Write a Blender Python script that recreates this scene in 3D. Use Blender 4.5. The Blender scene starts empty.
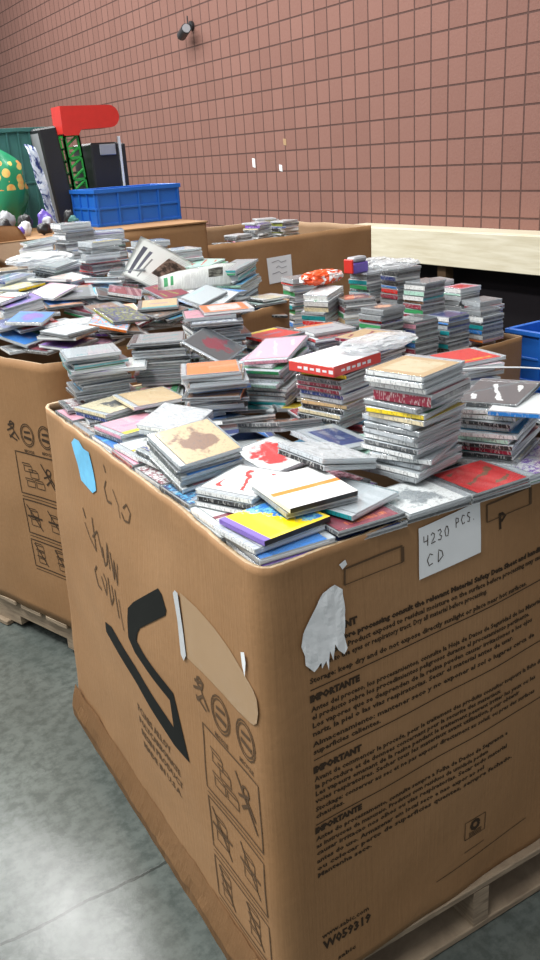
import bpy, bmesh, math, random, json
from mathutils import Vector, Matrix, noise
R = math.radians
rnd = random.Random(11)
SC = bpy.context.scene
COL = SC.collection

DATA = r"""[[0.6717,1.0883,1.0704,3.07,-0.0,-0.0,0,[9,6,0,0,0],"plain purple CD lying in front of the leaning stack left of the red carton",43],
[0.8179,1.0837,1.0704,3.092,-0.0,-0.0,0,[10,2,6,0,18],"navy CD with tan square lying in front of the tall stack beside the handwritten label",43],
[0.678,1.2245,1.0707,-0.07,-0.004,-0.0,0,[0,18,2,19,0],"white CD with charcoal blot lying in front of the stack topped by the orange CD",43],
[0.9638,1.0826,1.0704,3.084,0.0,0.0,0,[20,18,4,20,17],"silver CD with charcoal streaks lying in front of the tall stack beside the handwritten label",43],
[0.6862,1.3627,1.0707,3.088,0.005,-0.0,0,[12,16,6,17,0],null,0],
[1.1096,1.0728,1.0704,-0.047,0.0,0.0,0,[6,12,4,0,17],"red CD with sky streaks in front of the fanned stack right of the tall stack",43],
[0.6904,1.5048,1.0706,3.132,0.004,-0.0,0,[0,4,6,20,20],null,0],
[1.255,1.0674,1.0704,3.064,-0.0,-0.0,0,[11,14,0,14,19],null,0],
[0.6984,1.6431,1.0706,-0.057,-0.003,-0.0,0,[6,2,1,19,0],null,0],
[1.4032,1.0596,1.0704,-0.082,0.0,0.0,0,[0,2,4,2,18],null,0],
[0.706,1.7828,1.0706,-0.05,-0.003,-0.0,0,[0,15,5,20,18],null,0],
[0.7071,1.9138,1.0707,-0.015,-0.005,-0.0,0,[19,7,6,17,0],null,0],
[0.7155,2.0513,1.0707,-0.103,-0.003,0.001,0,[18,13,5,13,0],null,0],
[0.6719,1.0933,1.0819,3.079,0.001,0.001,0,[11,19,2,19,20],"blue CD with grey blot lying in front of the tall stack beside the handwritten label",43],
[0.8141,1.0848,1.0905,3.129,0.024,-0.022,0,[7,4,0,18,17],"plain maroon CD lying in front of the tall stack beside the handwritten label",43],
[0.6793,1.2299,1.0821,-0.043,-0.004,-0.001,0,[0,7,1,0,0],"white CD with maroon middle line in front of the stack topped by the orange CD",43],
[0.9618,1.0776,1.0819,3.112,-0.0,-0.001,0,[0,19,2,0,19],"white CD with grey blot lying in front of the tall stack beside the handwritten label",43],
[0.6867,1.3689,1.0824,3.121,0.005,0.004,0,[10,12,5,18,19],"navy CD with sky speckles lying in front of the stack topped by the orange CD",43],
[1.105,1.072,1.0819,-0.018,0.001,0.0,0,[6,16,4,0,17],"red CD with brown streaks in front of the fanned stack right of the tall stack",43],
[0.6908,1.5,1.0823,3.121,0.004,-0.004,0,[0,7,5,20,17],"white CD with maroon speckles lying in front of the stack topped by the orange CD",43],
[1.2526,1.0693,1.0818,-0.05,-0.0,-0.0,0,[0,9,5,20,20],"white CD with purple speckles in front of the fanned stack right of the tall stack",43],
[0.6982,1.6432,1.082,3.096,0.003,-0.0,0,[8,7,6,7,17],"pink CD with maroon square in front of the teal stack by the far left corner",43],
[1.4024,1.0597,1.0818,-0.033,0.0,-0.0,0,[0,9,7,19,17],null,0],
[0.7067,1.7803,1.082,3.131,0.004,-0.0,0,[11,12,1,0,19],"blue CD with sky middle line lying in front of the yellow striped corner stack",43],
[0.708,1.9147,1.0821,-0.032,-0.005,-0.0,0,[0,16,5,16,19],"white CD with brown speckles in front of the teal stack by the far left corner",43],
[0.7138,2.0574,1.0824,3.138,0.004,0.003,0,[8,16,2,17,17],"pink CD with brown blot in front of the teal stack by the far left corner",43],
[0.9828,1.9258,1.0638,1.165,0.014,0.002,0,[1,6,2,0,17],null,0],
[1.1993,1.5537,1.0609,1.805,0.043,0.003,0,[6,12,2,6,18],"red CD with sky blot lying left of the tall stack beside the handwritten label",43],
[1.506,1.5062,1.0562,-0.488,0.012,-0.018,0,[0,9,3,19,18],null,0],
[0.89,1.6981,1.0571,-0.864,0.017,0.036,0,[11,15,6,11,17],null,0],
[1.149,1.6187,1.076,-0.278,0.064,-0.045,0,[2,20,0,20,17],null,0],
[0.9193,1.6122,1.0678,-0.229,-0.042,0.106,0,[10,18,3,18,17],"navy CD with charcoal edge band in front of the stack topped by the orange CD",43],
[1.0392,1.4818,1.0583,0.256,0.016,0.035,0,[12,9,1,20,17],null,0],
[1.2419,1.4446,1.0675,0.103,-0.031,0.159,0,[6,8,1,17,0],null,0],
[0.8929,2.0114,1.0732,0.613,0.051,-0.045,0,[18,1,2,19,17],null,0],
[1.4233,1.9593,1.0657,1.673,0.038,-0.018,0,[9,19,7,19,20],null,0],
[1.0649,2.0461,1.0697,1.632,-0.066,0.083,0,[0,17,3,0,17],null,0],
[0.8901,1.2599,1.057,-0.426,-0.042,-0.005,0,[17,14,2,19,20],null,0],
[0.8881,1.5475,1.0723,1.453,0.17,0.026,0,[11,18,6,11,20],null,0],
[0.8836,1.2409,1.0693,0.274,-0.022,0.039,0,[9,10,3,10,20],null,0],
[1.1077,1.2719,1.0499,1.559,0.024,0.009,0,[19,12,0,17,19],null,0],
[0.9452,1.7424,1.0704,-0.237,-0.03,-0.072,0,[16,10,7,20,20],"brown CD with navy text lines in front of the stack topped by the orange CD",43],
[1.3276,1.7404,1.061,0.28,-0.04,0.027,0,[9,4,0,4,18],null,0],
[1.3971,1.8108,1.0746,0.892,-0.057,0.083,0,[0,1,0,20,17],null,0],
[1.3372,1.294,1.0564,1.256,0.018,-0.038,0,[11,13,1,18,17],null,0],
[0.9195,1.7893,1.0822,1.54,-0.086,0.029,0,[11,9,4,18,0],"blue CD with purple streaks lying in front of the stack topped by the orange CD",43],
[1.5141,2.0428,1.078,-0.061,-0.078,-0.042,0,[19,16,4,17,17],null,0],
[0.8965,2.0343,1.0853,-0.501,0.069,0.019,0,[0,6,0,18,17],null,0],
[1.0657,1.3829,1.0676,-0.422,-0.038,0.05,0,[14,0,5,17,0],null,0],
[1.1488,1.2374,1.062,0.046,-0.055,0.05,0,[17,9,4,9,17],null,0],
[1.5362,1.3172,1.059,1.564,-0.007,0.019,0,[20,5,2,0,17],null,0],
[0.8738,1.2537,1.0821,1.777,0.024,0.025,0,[7,8,5,19,18],"maroon CD with pink speckles lying in front of the tall stack beside the handwritten label",43],
[1.2529,1.9811,1.0634,0.335,0.009,-0.014,0,[18,7,6,17,17],null,0],
[1.092,2.0865,1.0772,0.286,-0.117,-0.057,0,[11,0,1,17,18],null,0],
[1.3608,1.2855,1.0701,-0.718,-0.004,0.017,0,[0,18,0,0,17],null,0],
[1.3344,2.0851,1.0742,1.52,-0.092,-0.022,0,[20,2,4,20,18],null,0],
[1.3091,1.4375,1.077,0.214,-0.054,0.174,0,[12,16,3,19,17],null,0],
[1.0531,1.8244,1.078,0.046,-0.169,0.012,0,[13,10,1,0,17],"teal CD with navy middle line lying right of the stack topped by the orange CD",43],
[1.2196,1.9207,1.0765,0.644,0.074,0.029,0,[5,3,7,3,0],null,0],
[1.4025,1.8401,1.0867,1.615,-0.002,0.103,0,[7,15,5,7,19],null,0],
[0.8763,1.5153,1.0786,1.783,0.174,-0.033,0,[17,9,4,17,20],null,0],
[1.1155,1.2464,1.0775,1.694,0.033,0.029,0,[0,4,5,0,19],null,0],
[1.157,1.7584,1.0767,-0.267,-0.145,0.032,0,[3,10,4,17,19],"yellow CD with navy streaks in front of the leaning stack left of the red carton",43],
[0.8611,1.4975,1.0872,1.763,0.176,-0.03,0,[10,6,0,10,17],"plain navy CD lying in front of the stack topped by the orange CD",43],
[1.3775,2.0999,1.0893,-0.041,0.028,-0.111,0,[11,3,7,3,17],null,0],
[1.5437,1.6762,1.0558,1.455,0.014,-0.021,0,[12,7,7,20,19],null,0],
[1.2932,1.5876,1.0689,1.5,-0.019,0.17,0,[4,0,3,17,17],null,0],
[1.2953,1.5844,1.081,0.191,-0.159,0.018,0,[0,6,5,6,17],null,0],
[1.4681,1.6285,1.0666,-0.217,0.097,0.012,0,[8,16,0,8,18],null,0],
[1.2237,1.7821,1.0843,-0.18,-0.14,0.006,0,[10,19,0,17,0],null,0],
[1.5075,1.4574,1.0711,-0.545,0.006,0.014,0,[4,1,5,17,0],null,0],
[1.4307,1.6507,1.0794,0.303,0.094,-0.046,0,[7,17,2,17,20],null,0],
[1.5068,1.0648,1.0857,-0.209,-0.203,-0.028,0,[17,18,4,17,18],null,0],
[1.1115,2.0678,1.0898,0.548,-0.119,0.007,0,[5,0,3,18,18],null,0],
[1.1419,1.2437,1.0887,-0.209,-0.054,0.017,0,[16,11,2,16,17],null,0],
[1.5322,2.0846,1.0875,-0.017,-0.09,-0.078,0,[14,2,5,17,20],null,0],
[1.5117,1.2414,1.0753,0.217,-0.057,0.166,0,[3,6,2,17,17],null,0],
[1.5433,1.945,1.0818,1.847,0.275,-0.004,0,[11,16,2,20,18],null,0],
[1.3271,1.2466,1.0811,0.627,0.047,0.011,0,[12,3,4,12,0],null,0],
[1.2142,1.9234,1.0882,1.54,0.066,-0.042,0,[0,14,5,14,17],null,0],
[1.4967,1.2363,1.0878,1.708,0.159,0.067,0,[17,2,4,17,19],null,0],
[0.8589,1.4404,1.0887,1.234,0.171,0.065,0,[0,5,1,20,17],"white CD with peach middle line in front of the stack topped by the orange CD",43],
[1.5533,1.7895,1.0668,1.624,-0.082,-0.004,0,[18,6,0,17,20],null,0],
[1.5344,1.8311,1.0852,-0.112,-0.109,-0.072,0,[16,12,7,16,17],null,0],
[1.0219,1.3898,1.0809,0.958,0.048,0.02,0,[21,16,7,0,17],null,0],
[1.4942,1.4129,1.0833,-0.388,0.004,0.058,0,[18,12,3,0,19],null,0],
[0.739,1.9606,1.0941,-0.165,-0.01,-0.001,0,[0,12,1,20,17],"white CD with sky middle line lying in front of the yellow striped corner stack",43],
[1.1352,1.6166,1.0871,1.321,-0.043,-0.064,0,[7,18,0,0,17],null,0],
[1.0534,1.8952,1.089,0.266,-0.188,-0.047,0,[0,17,5,0,17],null,0],
[0.9027,2.0671,1.0969,-0.575,0.07,0.018,0,[14,8,6,14,19],"green CD with pink square in front of the grey stack behind the orange topped stack",43],
[0.8944,1.83,1.0913,1.443,-0.098,0.019,0,[0,16,2,19,0],null,0],
[1.1456,2.0932,1.0966,1.548,-0.064,0.104,0,[16,15,7,16,17],null,0],
[0.7332,2.1004,1.0943,-0.137,-0.007,-0.032,0,[0,7,5,18,17],"white CD with maroon speckles in front of the teal stack by the far left corner",43],
[1.0382,1.1702,1.2914,3.407,0,0,0,[2,1,6,0,20],"tan and cream CD topping the tall stack beside the handwritten label",38],
[1.0333,1.1687,1.2802,0.288,0,0,0,[20,0,0,0,20],"white spined CD case, second from top of the tall stack beside the handwritten label",38],
[1.0423,1.1657,1.269,0.257,0,0,0,[20,12,0,0,20],"white spined CD case, third from top of the tall stack beside the handwritten label",38],
[1.0467,1.1615,1.2447,0.297,0,0,1,[7,8,0,7,17],"maroon spined CD case, fourth from top of the tall stack beside the handwritten label",38],
[1.0353,1.1719,1.2335,0.174,0,0,0,[20,0,0,19,19],"grey spined CD case, fifth from top of the tall stack beside the handwritten label",38],
[1.0352,1.1711,1.2223,0.323,0,0,0,[3,14,3,3,20],"yellow spined CD case, sixth from top of the tall stack beside the handwritten label",38],
[1.0387,1.1653,1.2111,0.247,0,0,0,[1,3,3,1,20],"cream spined CD case, seventh from top of the tall stack beside the handwritten label",38],
[1.0393,1.1816,1.1999,3.272,0,0,0,[20,0,7,20,19],"silver spined CD case, eighth from top of the tall stack beside the handwritten label",38],
[1.0373,1.1764,1.1887,0.238,0,0,0,[19,0,0,19,20],"grey spined CD case, ninth from top of the tall stack beside the handwritten label",38],
[1.0352,1.1764,1.1775,3.301,0,0,0,[20,0,0,20,19],"silver spined CD case, tenth from top of the tall stack beside the handwritten label",38],
[1.0402,1.1811,1.1663,0.234,0,0,0,[0,0,0,0,19],"white spined CD case, eleventh from top of the tall stack beside the handwritten label",38],
[1.0371,1.179,1.1551,0.232,0,0,0,[19,0,0,18,20],"charcoal spined CD case, twelfth from top of the tall stack beside the handwritten label",38],
[1.0352,1.1838,1.1439,0.209,0,0,0,[20,0,0,0,19],"white spined CD case, thirteenth from top of the tall stack beside the handwritten label",38],
[1.0404,1.1762,1.1327,0.463,0,0,0,[20,0,0,0,20],"white spined CD case, fourteenth from top of the tall stack beside the handwritten label",38],
[1.0452,1.1806,1.1215,3.394,0,0,0,[19,0,0,20,19],"silver spined CD case, fifteenth from top of the tall stack beside the handwritten label",38],
[1.0369,1.1729,1.1103,0.226,0,0,0,[0,0,0,0,19],"white spined CD case, sixteenth from top of the tall stack beside the handwritten label",38],
[1.0336,1.1825,1.0991,3.392,0,0,0,[20,0,0,19,20],"grey spined CD case, seventeenth from top of the tall stack beside the handwritten label",38],
[1.1052,1.5127,1.2281,0.231,0,0,4,[0,6,1,6,20],"white carton with red sides crossing the stack behind the tallest stack",37],
[1.125,1.5185,1.2169,0.345,0,0,0,[3,17,3,3,17],"yellow spined CD case, second from top of the stack under the red carton",37],
[1.1144,1.5199,1.2057,0.275,0,0,0,[17,6,0,18,17],"charcoal spined CD case, third from top of the stack under the red carton",37],
[1.1172,1.522,1.1945,0.307,0,0,0,[7,19,0,7,19],"maroon spined CD case, fourth from top of the stack under the red carton",37],
[1.1165,1.5222,1.1833,0.26,0,0,0,[7,10,0,7,20],"maroon spined CD case, fifth from top of the stack under the red carton",37],
[1.1224,1.5179,1.1721,0.271,0,0,0,[10,19,0,10,20],"navy spined CD case, sixth from top of the stack under the red carton",37],
[1.124,1.5203,1.1609,0.227,0,0,0,[20,0,0,20,20],"silver spined CD case, seventh from top of the stack under the red carton",37],
[1.1227,1.5175,1.1497,3.49,0,0,0,[2,19,0,2,18],"tan spined CD case, eighth from top of the stack under the red carton",37],
[1.1247,1.5182,1.1385,0.242,0,0,0,[17,19,0,17,19],"black spined CD case, ninth from top of the stack under the red carton",37],
[1.1182,1.5226,1.1273,0.252,0,0,0,[3,0,0,1,20],"cream spined CD case, tenth from top of the stack under the red carton",37],
[1.1146,1.522,1.1161,0.239,0,0,0,[5,7,2,17,18],"black spined CD case, eleventh from top of the stack under the red carton",37],
[1.122,1.5227,1.1049,0.265,0,0,0,[0,19,0,19,19],"grey spined CD case, twelfth from top of the stack under the red carton",37],
[1.2554,1.1671,1.2,3.542,-0.08,0.04,0,[18,0,4,18,17],"dark CD cover with white diagonal strips, highest right of the tall stack",7],
[1.2452,1.1673,1.1887,0.553,0.08,-0.04,0,[20,0,0,0,19],"white spined CD case, second from top of the fanned stack right of the tall stack",7],
[1.2489,1.1618,1.1775,0.417,0.08,-0.04,0,[0,15,0,0,15],"white spined CD case, third from top of the fanned stack right of the tall stack",7],
[1.2429,1.1579,1.1662,0.319,0.08,-0.04,0,[17,19,0,17,19],"black spined CD case, fourth from top of the fanned stack right of the tall stack",7],
[1.2478,1.172,1.155,0.38,0.08,-0.04,0,[10,20,0,20,10],"silver spined CD case, fifth from top of the fanned stack right of the tall stack",7],
[1.241,1.1562,1.1437,0.463,0.08,-0.04,0,[12,0,4,0,20],"white spined CD case, sixth from top of the fanned stack right of the tall stack",7],
[1.2453,1.1642,1.1325,0.326,0.08,-0.04,0,[20,21,0,21,20],"mint spined CD case, seventh from top of the fanned stack right of the tall stack",7],
[1.2416,1.1609,1.1213,0.42,0.08,-0.04,0,[17,19,0,17,20],"black spined CD case, eighth from top of the fanned stack right of the tall stack",7],
[1.2496,1.1603,1.11,0.333,0.08,-0.04,0,[7,6,2,7,19],"maroon spined CD case, ninth from top of the fanned stack right of the tall stack",7],
[1.2477,1.1632,1.0988,3.544,-0.08,0.04,0,[13,7,2,17,0],"black spined CD case, tenth from top of the fanned stack right of the tall stack",7],
[1.2406,1.1487,1.0875,0.4,0.08,-0.04,0,[19,1,7,0,17],"white spined CD case, eleventh from top of the fanned stack right of the tall stack",7],
[1.2533,1.0907,1.1919,3.71,0,0,0,[0,11,0,11,20],"pale CD case crossing the right edge of the photo",26],
[0.9397,1.7984,1.1991,-0.468,0,0,0,[4,4,6,5,20],"orange CD with orange square on top of the stack topped by the orange CD",36],
[0.9505,1.7987,1.1879,-0.575,0,0,0,[5,16,0,2,20],"tan spined CD case, second from top of the stack topped by the orange CD",36],
[0.9521,1.7865,1.1767,2.697,0,0,0,[20,19,0,5,20],"peach spined CD case, third from top of the stack topped by the orange CD",36],
[0.9459,1.7989,1.1655,-0.34,0,0,0,[0,20,0,20,19],"silver spined CD case, fourth from top of the stack topped by the orange CD",36],
[0.9702,1.8202,1.1543,2.78,0,0,0,[11,12,5,11,11],"blue spined CD case, fifth from top of the stack topped by the orange CD",36],
[0.9418,1.7908,1.1431,-0.644,0,0,0,[16,4,0,4,17],"orange spined CD case, sixth from top of the stack topped by the orange CD",36],
[0.9513,1.7953,1.1319,-0.398,0,0,0,[17,13,0,18,17],"charcoal spined CD case, seventh from top of the stack topped by the orange CD",36],
[0.9415,1.7939,1.1207,2.632,0,0,0,[0,19,0,0,19],"white spined CD case, eighth from top of the stack topped by the orange CD",36],
[0.9553,1.7978,1.1095,-0.538,0,0,0,[18,7,1,19,18],"grey spined CD case, ninth from top of the stack topped by the orange CD",36],
[0.7591,2.1172,1.2231,2.918,0,0,0,[20,13,0,20,20],"plain silver CD on top of the teal stack by the far left corner",39],
[0.7582,2.1299,1.2119,2.88,0,0,0,[13,19,0,13,19],"teal spined CD case, second from top of the teal stack by the far left corner",39],
[0.7709,2.1164,1.2007,-0.125,0,0,0,[19,13,0,19,13],"grey spined CD case, third from top of the teal stack by the far left corner",39],
[0.7618,2.1113,1.1895,-0.167,0,0,0,[14,19,0,13,20],"teal spined CD case, fourth from top of the teal stack by the far left corner",39],
[0.7643,2.1085,1.1783,-0.301,0,0,0,[7,9,3,19,19],"grey spined CD case, fifth from top of the teal stack by the far left corner",39],
[0.7694,2.1168,1.1671,-0.243,0,0,0,[15,19,2,0,18],"white spined CD case, sixth from top of the teal stack by the far left corner",39],
[0.7785,2.1268,1.1559,3.004,0,0,0,[0,17,1,20,19],"silver spined CD case, seventh from top of the teal stack by the far left corner",39],
[0.7843,2.1136,1.1447,3.013,0,0,0,[19,11,7,19,18],"grey spined CD case, eighth from top of the teal stack by the far left corner",39],
[0.7671,2.1177,1.1335,-0.164,0,0,0,[19,12,5,19,18],"grey spined CD case, ninth from top of the teal stack by the far left corner",39],
[0.7639,2.1116,1.1223,3.027,0,0,0,[17,14,7,17,18],"black spined CD case, tenth from top of the teal stack by the far left corner",39],
[0.7898,2.1208,1.1111,2.982,0,0,0,[0,6,5,0,19],null,0],
[0.8253,2.0876,1.182,-0.472,0,0,0,[0,14,0,0,20],"plain white CD on top of the yellow striped corner stack",42],
[0.9507,2.1046,1.2283,-0.492,0,0,0,[19,13,4,17,17],"grey CD with teal streaks on top of the grey stack behind the orange topped stack",15],
[0.9557,2.136,1.2171,-0.541,0,0,0,[7,3,6,3,17],"yellow spined CD case, second from top of the grey stack behind the orange topped stack",15],
[0.9544,2.1052,1.2059,-0.529,0,0,0,[20,10,7,10,17],"navy spined CD case, third from top of the grey stack behind the orange topped stack",15],
[0.9574,2.1078,1.1947,-0.547,0,0,0,[0,4,7,0,20],"white spined CD case, fourth from top of the grey stack behind the orange topped stack",15],
[0.966,2.1134,1.1835,-0.424,0,0,0,[2,20,3,20,17],"silver spined CD case, fifth from top of the grey stack behind the orange topped stack",15],
[0.965,2.1033,1.1723,2.589,0,0,0,[19,15,1,19,17],"grey spined CD case, sixth from top of the grey stack behind the orange topped stack",15],
[0.9613,2.1128,1.1611,2.625,0,0,0,[16,3,4,20,20],"silver spined CD case, seventh from top of the grey stack behind the orange topped stack",15],
[0.9692,2.1056,1.1499,-0.511,0,0,0,[20,9,7,20,18],"silver spined CD case, eighth from top of the grey stack behind the orange topped stack",15],
[0.9531,2.1122,1.1387,-0.519,0,0,0,[16,8,1,0,17],"white spined CD case, ninth from top of the grey stack behind the orange topped stack",15],
[0.9622,2.1067,1.1275,2.562,0,0,0,[7,18,0,0,18],"white spined CD case, tenth from top of the grey stack behind the orange topped stack",15],
[0.9716,2.1088,1.1163,-0.499,0,0,0,[20,6,4,19,0],"grey spined CD case, eleventh from top of the grey stack behind the orange topped stack",15],
[1.136,1.8277,1.1994,0.281,0.24,-0.06,0,[8,20,0,0,20],"pink CD leaning left of the red and white carton",17],
[1.1297,1.8052,1.1878,0.386,0.24,-0.06,0,[14,13,0,14,20],"green spined CD case, second from top of the leaning stack left of the red carton",17],
[1.1415,1.8154,1.1763,3.511,-0.24,0.06,0,[0,19,0,0,19],"white spined CD case, third from top of the leaning stack left of the red carton",17],
[1.1328,1.8096,1.1648,0.498,0.24,-0.06,0,[20,17,0,20,17],"silver spined CD case, fourth from top of the leaning stack left of the red carton",17],
[1.1242,1.8092,1.1532,0.366,0.24,-0.06,0,[21,0,0,21,20],"mint spined CD case, fifth from top of the leaning stack left of the red carton",17],
[1.1451,1.8007,1.1417,3.558,-0.24,0.06,0,[0,20,0,0,20],"white spined CD case, sixth from top of the leaning stack left of the red carton",17],
[1.1445,1.8034,1.1302,0.381,0.24,-0.06,0,[0,20,0,0,18],"white spined CD case, seventh from top of the leaning stack left of the red carton",17],
[1.1407,1.8145,1.1186,3.611,-0.24,0.06,0,[5,20,1,20,17],"silver spined CD case, eighth from top of the leaning stack left of the red carton",17],
[1.1358,1.8087,1.1071,3.629,-0.24,0.06,0,[0,13,6,13,18],"teal spined CD case, ninth from top of the leaning stack left of the red carton",17],
[1.1391,1.8064,1.0955,0.346,0.24,-0.06,0,[16,8,3,0,18],null,0],
[1.127,1.8158,1.084,0.247,0.24,-0.06,0,[15,9,3,20,19],null,0],
[1.2966,2.0751,1.1888,3.283,0,0,0,[6,3,3,6,17],"red CD with yellow edge band on top of the stack behind the leaning stack",33],
[1.3137,2.0789,1.1776,0.034,0,0,0,[17,6,3,17,0],null,0],
[1.2842,2.0832,1.1664,0.136,0,0,0,[0,1,4,1,19],"cream spined CD case, third from top of the stack behind the leaning stack",33],
[1.3112,2.0878,1.1552,0.225,0,0,0,[11,20,3,11,19],null,0],
[1.3029,2.0928,1.144,0.231,0,0,0,[0,21,0,20,18],null,0],
[1.2993,2.0807,1.1328,0.115,0,0,0,[12,4,4,0,17],null,0],
[1.2799,2.0992,1.1216,-0.056,0,0,0,[5,3,1,0,0],null,0],
[1.3001,2.0865,1.1104,0.178,0,0,0,[9,13,0,9,17],null,0],
[1.3038,2.0932,1.0992,0.24,0,0,0,[17,16,3,0,17],null,0],
[1.4765,2.0678,1.1788,3.039,0,0,0,[20,4,3,0,19],"silver CD with orange edge band on top of the stack behind the red carton",34],
[1.4666,2.034,1.1676,-0.19,0,0,0,[17,6,5,6,0],"red spined CD case, second from top of the stack behind the red carton",34],
[1.4617,2.0506,1.1564,-0.056,0,0,0,[0,3,6,20,17],"silver spined CD case, third from top of the stack behind the red carton",34],
[1.4683,2.0483,1.1452,-0.027,0,0,0,[0,4,7,0,17],"white spined CD case, fourth from top of the stack behind the red carton",34],
[1.4703,2.0375,1.134,-0.127,0,0,0,[19,6,3,17,17],null,0],
[1.474,2.038,1.1228,3.185,0,0,0,[4,9,4,9,20],null,0],
[1.4671,2.0419,1.1116,3.002,0,0,0,[11,5,4,11,0],null,0],
[1.4085,1.7689,1.2088,3.388,0,0,0,[2,7,4,7,19],"tan CD with maroon streaks on top of the stack behind the tall straight stack",35],
[1.441,1.8033,1.1976,0.448,0,0,0,[0,7,2,0,17],null,0],
[1.4451,1.7931,1.1864,0.171,0,0,0,[12,20,3,17,17],null,0],
[1.4456,1.802,1.1752,0.291,0,0,0,[6,16,3,0,18],null,0],
[1.4322,1.7949,1.164,0.219,0,0,0,[11,15,4,0,17],null,0],
[1.4523,1.8176,1.1528,0.144,0,0,0,[1,21,5,0,0],null,0],
[1.4415,1.8159,1.1416,0.283,0,0,0,[7,15,4,20,19],null,0],
[1.4328,1.8151,1.1304,0.244,0,0,0,[20,11,4,18,0],null,0],
[1.4387,1.7997,1.1192,0.083,0,0,0,[1,8,4,1,18],null,0],
[1.4283,1.8031,1.108,3.226,0,0,0,[6,5,5,17,19],null,0],
[1.4972,1.5003,1.1788,3.027,0,0,0,[6,3,0,18,20],"plain red CD on top of the low stack behind the fanned stack",19],
[1.4903,1.495,1.1676,-0.333,0,0,0,[0,8,5,8,20],"pink spined CD case, second from top of the low stack behind the fanned stack",19],
[1.4697,1.5075,1.1564,-0.128,0,0,0,[19,13,4,19,20],"grey spined CD case, third from top of the low stack behind the fanned stack",19],
[1.4968,1.5037,1.1452,-0.209,0,0,0,[1,8,1,0,19],"white spined CD case, fourth from top of the low stack behind the fanned stack",19],
[1.4786,1.4952,1.134,2.829,0,0,0,[10,9,1,10,19],"navy spined CD case, fifth from top of the low stack behind the fanned stack",19],
[1.4875,1.4965,1.1228,2.852,0,0,0,[16,20,7,17,19],null,0],
[1.51,1.5145,1.1116,-0.348,0,0,0,[6,16,5,20,18],null,0],
[1.5035,1.4961,1.1004,2.934,0,0,0,[8,11,6,0,0],null,0],
[1.1685,2.1112,1.2788,2.789,0,0,0,[4,0,6,17,0],"orange CD with white square on top of the back rim stack behind the orange one",1],
[1.1209,2.1249,1.2676,2.722,0,0,0,[8,19,4,19,19],"grey spined CD case, second from top of the back rim stack behind the orange one",1],
[1.122,2.0877,1.2564,2.683,0,0,0,[0,10,5,10,17],"navy spined CD case, third from top of the back rim stack behind the orange one",1],
[1.1282,2.1197,1.2452,-0.23,0,0,0,[19,17,3,17,19],"black spined CD case, fourth from top of the back rim stack behind the orange one",1],
[1.12,2.1082,1.234,-0.231,0,0,0,[17,18,6,0,17],"white spined CD case, fifth from top of the back rim stack behind the orange one",1],
[1.1181,2.1115,1.2228,-0.336,0,0,0,[0,12,4,0,18],"white spined CD case, sixth from top of the back rim stack behind the orange one",1],
[1.1523,2.1092,1.2116,-0.359,0,0,0,[16,10,5,17,17],"black spined CD case, seventh from top of the back rim stack behind the orange one",1],
[1.1344,2.1195,1.2004,2.9,0,0,0,[21,12,7,0,17],null,0],
[1.1314,2.1246,1.1892,2.747,0,0,0,[0,8,7,17,19],null,0],
[1.1382,2.1204,1.178,-0.311,0,0,0,[10,19,3,19,0],null,0],
[1.1208,2.1245,1.1668,-0.292,0,0,0,[9,0,6,9,19],null,0],
[1.1413,2.1082,1.1556,2.79,0,0,0,[21,19,7,19,18],"grey spined CD case, twelfth from top of the back rim stack behind the orange one",1],
[1.1244,2.1235,1.1444,-0.036,0,0,0,[14,1,0,14,20],null,0],
[1.1484,2.1122,1.1332,-0.197,0,0,0,[10,1,4,0,19],null,0],
[1.1434,2.1206,1.122,-0.167,0,0,0,[0,5,6,5,0],null,0],
[1.1412,2.112,1.1108,-0.351,0,0,0,[10,19,5,0,18],null,0],
[0.7389,1.9489,1.1061,0.29,-0.003,0.011,0,[21,10,6,10,18],"navy spined CD case directly under the cream CD cover with dark smudge",43],
[0.7369,1.9486,1.1175,0.281,-0.002,0.011,0,[1,18,2,1,20],"cream CD cover with dark smudge at the far left corner of the box",43],
[0.7239,1.7953,1.0938,0.16,-0.006,-0.004,0,[14,18,3,18,0],"charcoal spined CD case directly under the pink CD cover with yellow band",43],
[0.7235,1.7924,1.1052,0.121,-0.006,-0.003,0,[8,3,3,8,20],"pink CD cover with yellow band near the blue sticker",43],
[0.7085,1.6486,1.0934,0.026,-0.003,-0.001,0,[0,3,1,0,20],"plain white CD cover with thin yellow edge in front of the pink one",43],
[0.7143,1.5317,1.1019,0.234,0.036,0.096,0,[0,13,3,0,20],"white spined CD case directly under the dark speckled CD",43],
[0.715,1.5328,1.1136,0.191,0.032,0.097,0,[10,1,5,18,19],"dark speckled CD half under the tan covered stack",43],
[0.6956,1.4252,1.1132,0.06,0.023,0.294,0,[18,7,7,18,0],"charcoal spined CD case fourth below the tan CD with brown blot",43],
[0.6975,1.4268,1.1257,0.031,0.014,0.292,0,[0,21,7,0,19],"white spined CD case third below the tan CD with brown blot",43],
[0.6977,1.4242,1.1368,0.051,0.02,0.292,0,[18,11,3,19,20],"grey spined CD case second below the tan CD with brown blot",43],
[0.692,1.4248,1.1488,0.019,0.011,0.292,0,[0,11,2,18,17],"charcoal spined CD case directly under the tan CD with brown blot",43],
[0.695,1.4234,1.1603,0.062,0.023,0.292,0,[2,16,2,20,20],"tan CD with brown blot topping the short stack by the left rim",43],
[0.7109,1.2668,1.0939,0.416,-0.004,0.001,0,[8,15,2,0,17],"white spined CD case second below the white CD with red diagonal strokes",43],
[0.7145,1.2659,1.1054,0.472,-0.003,0.002,0,[16,19,3,17,20],"black spined CD case directly under the white CD with red diagonal strokes",43],
[0.7142,1.2666,1.1168,0.43,-0.003,0.002,0,[0,6,4,0,20],"white CD with red diagonal strokes near the front corner",43],
[0.6666,1.1151,1.0939,0.048,-0.001,-0.002,0,[0,19,0,0,20],"white cased CD directly under the yellow and blue one",43],
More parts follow.
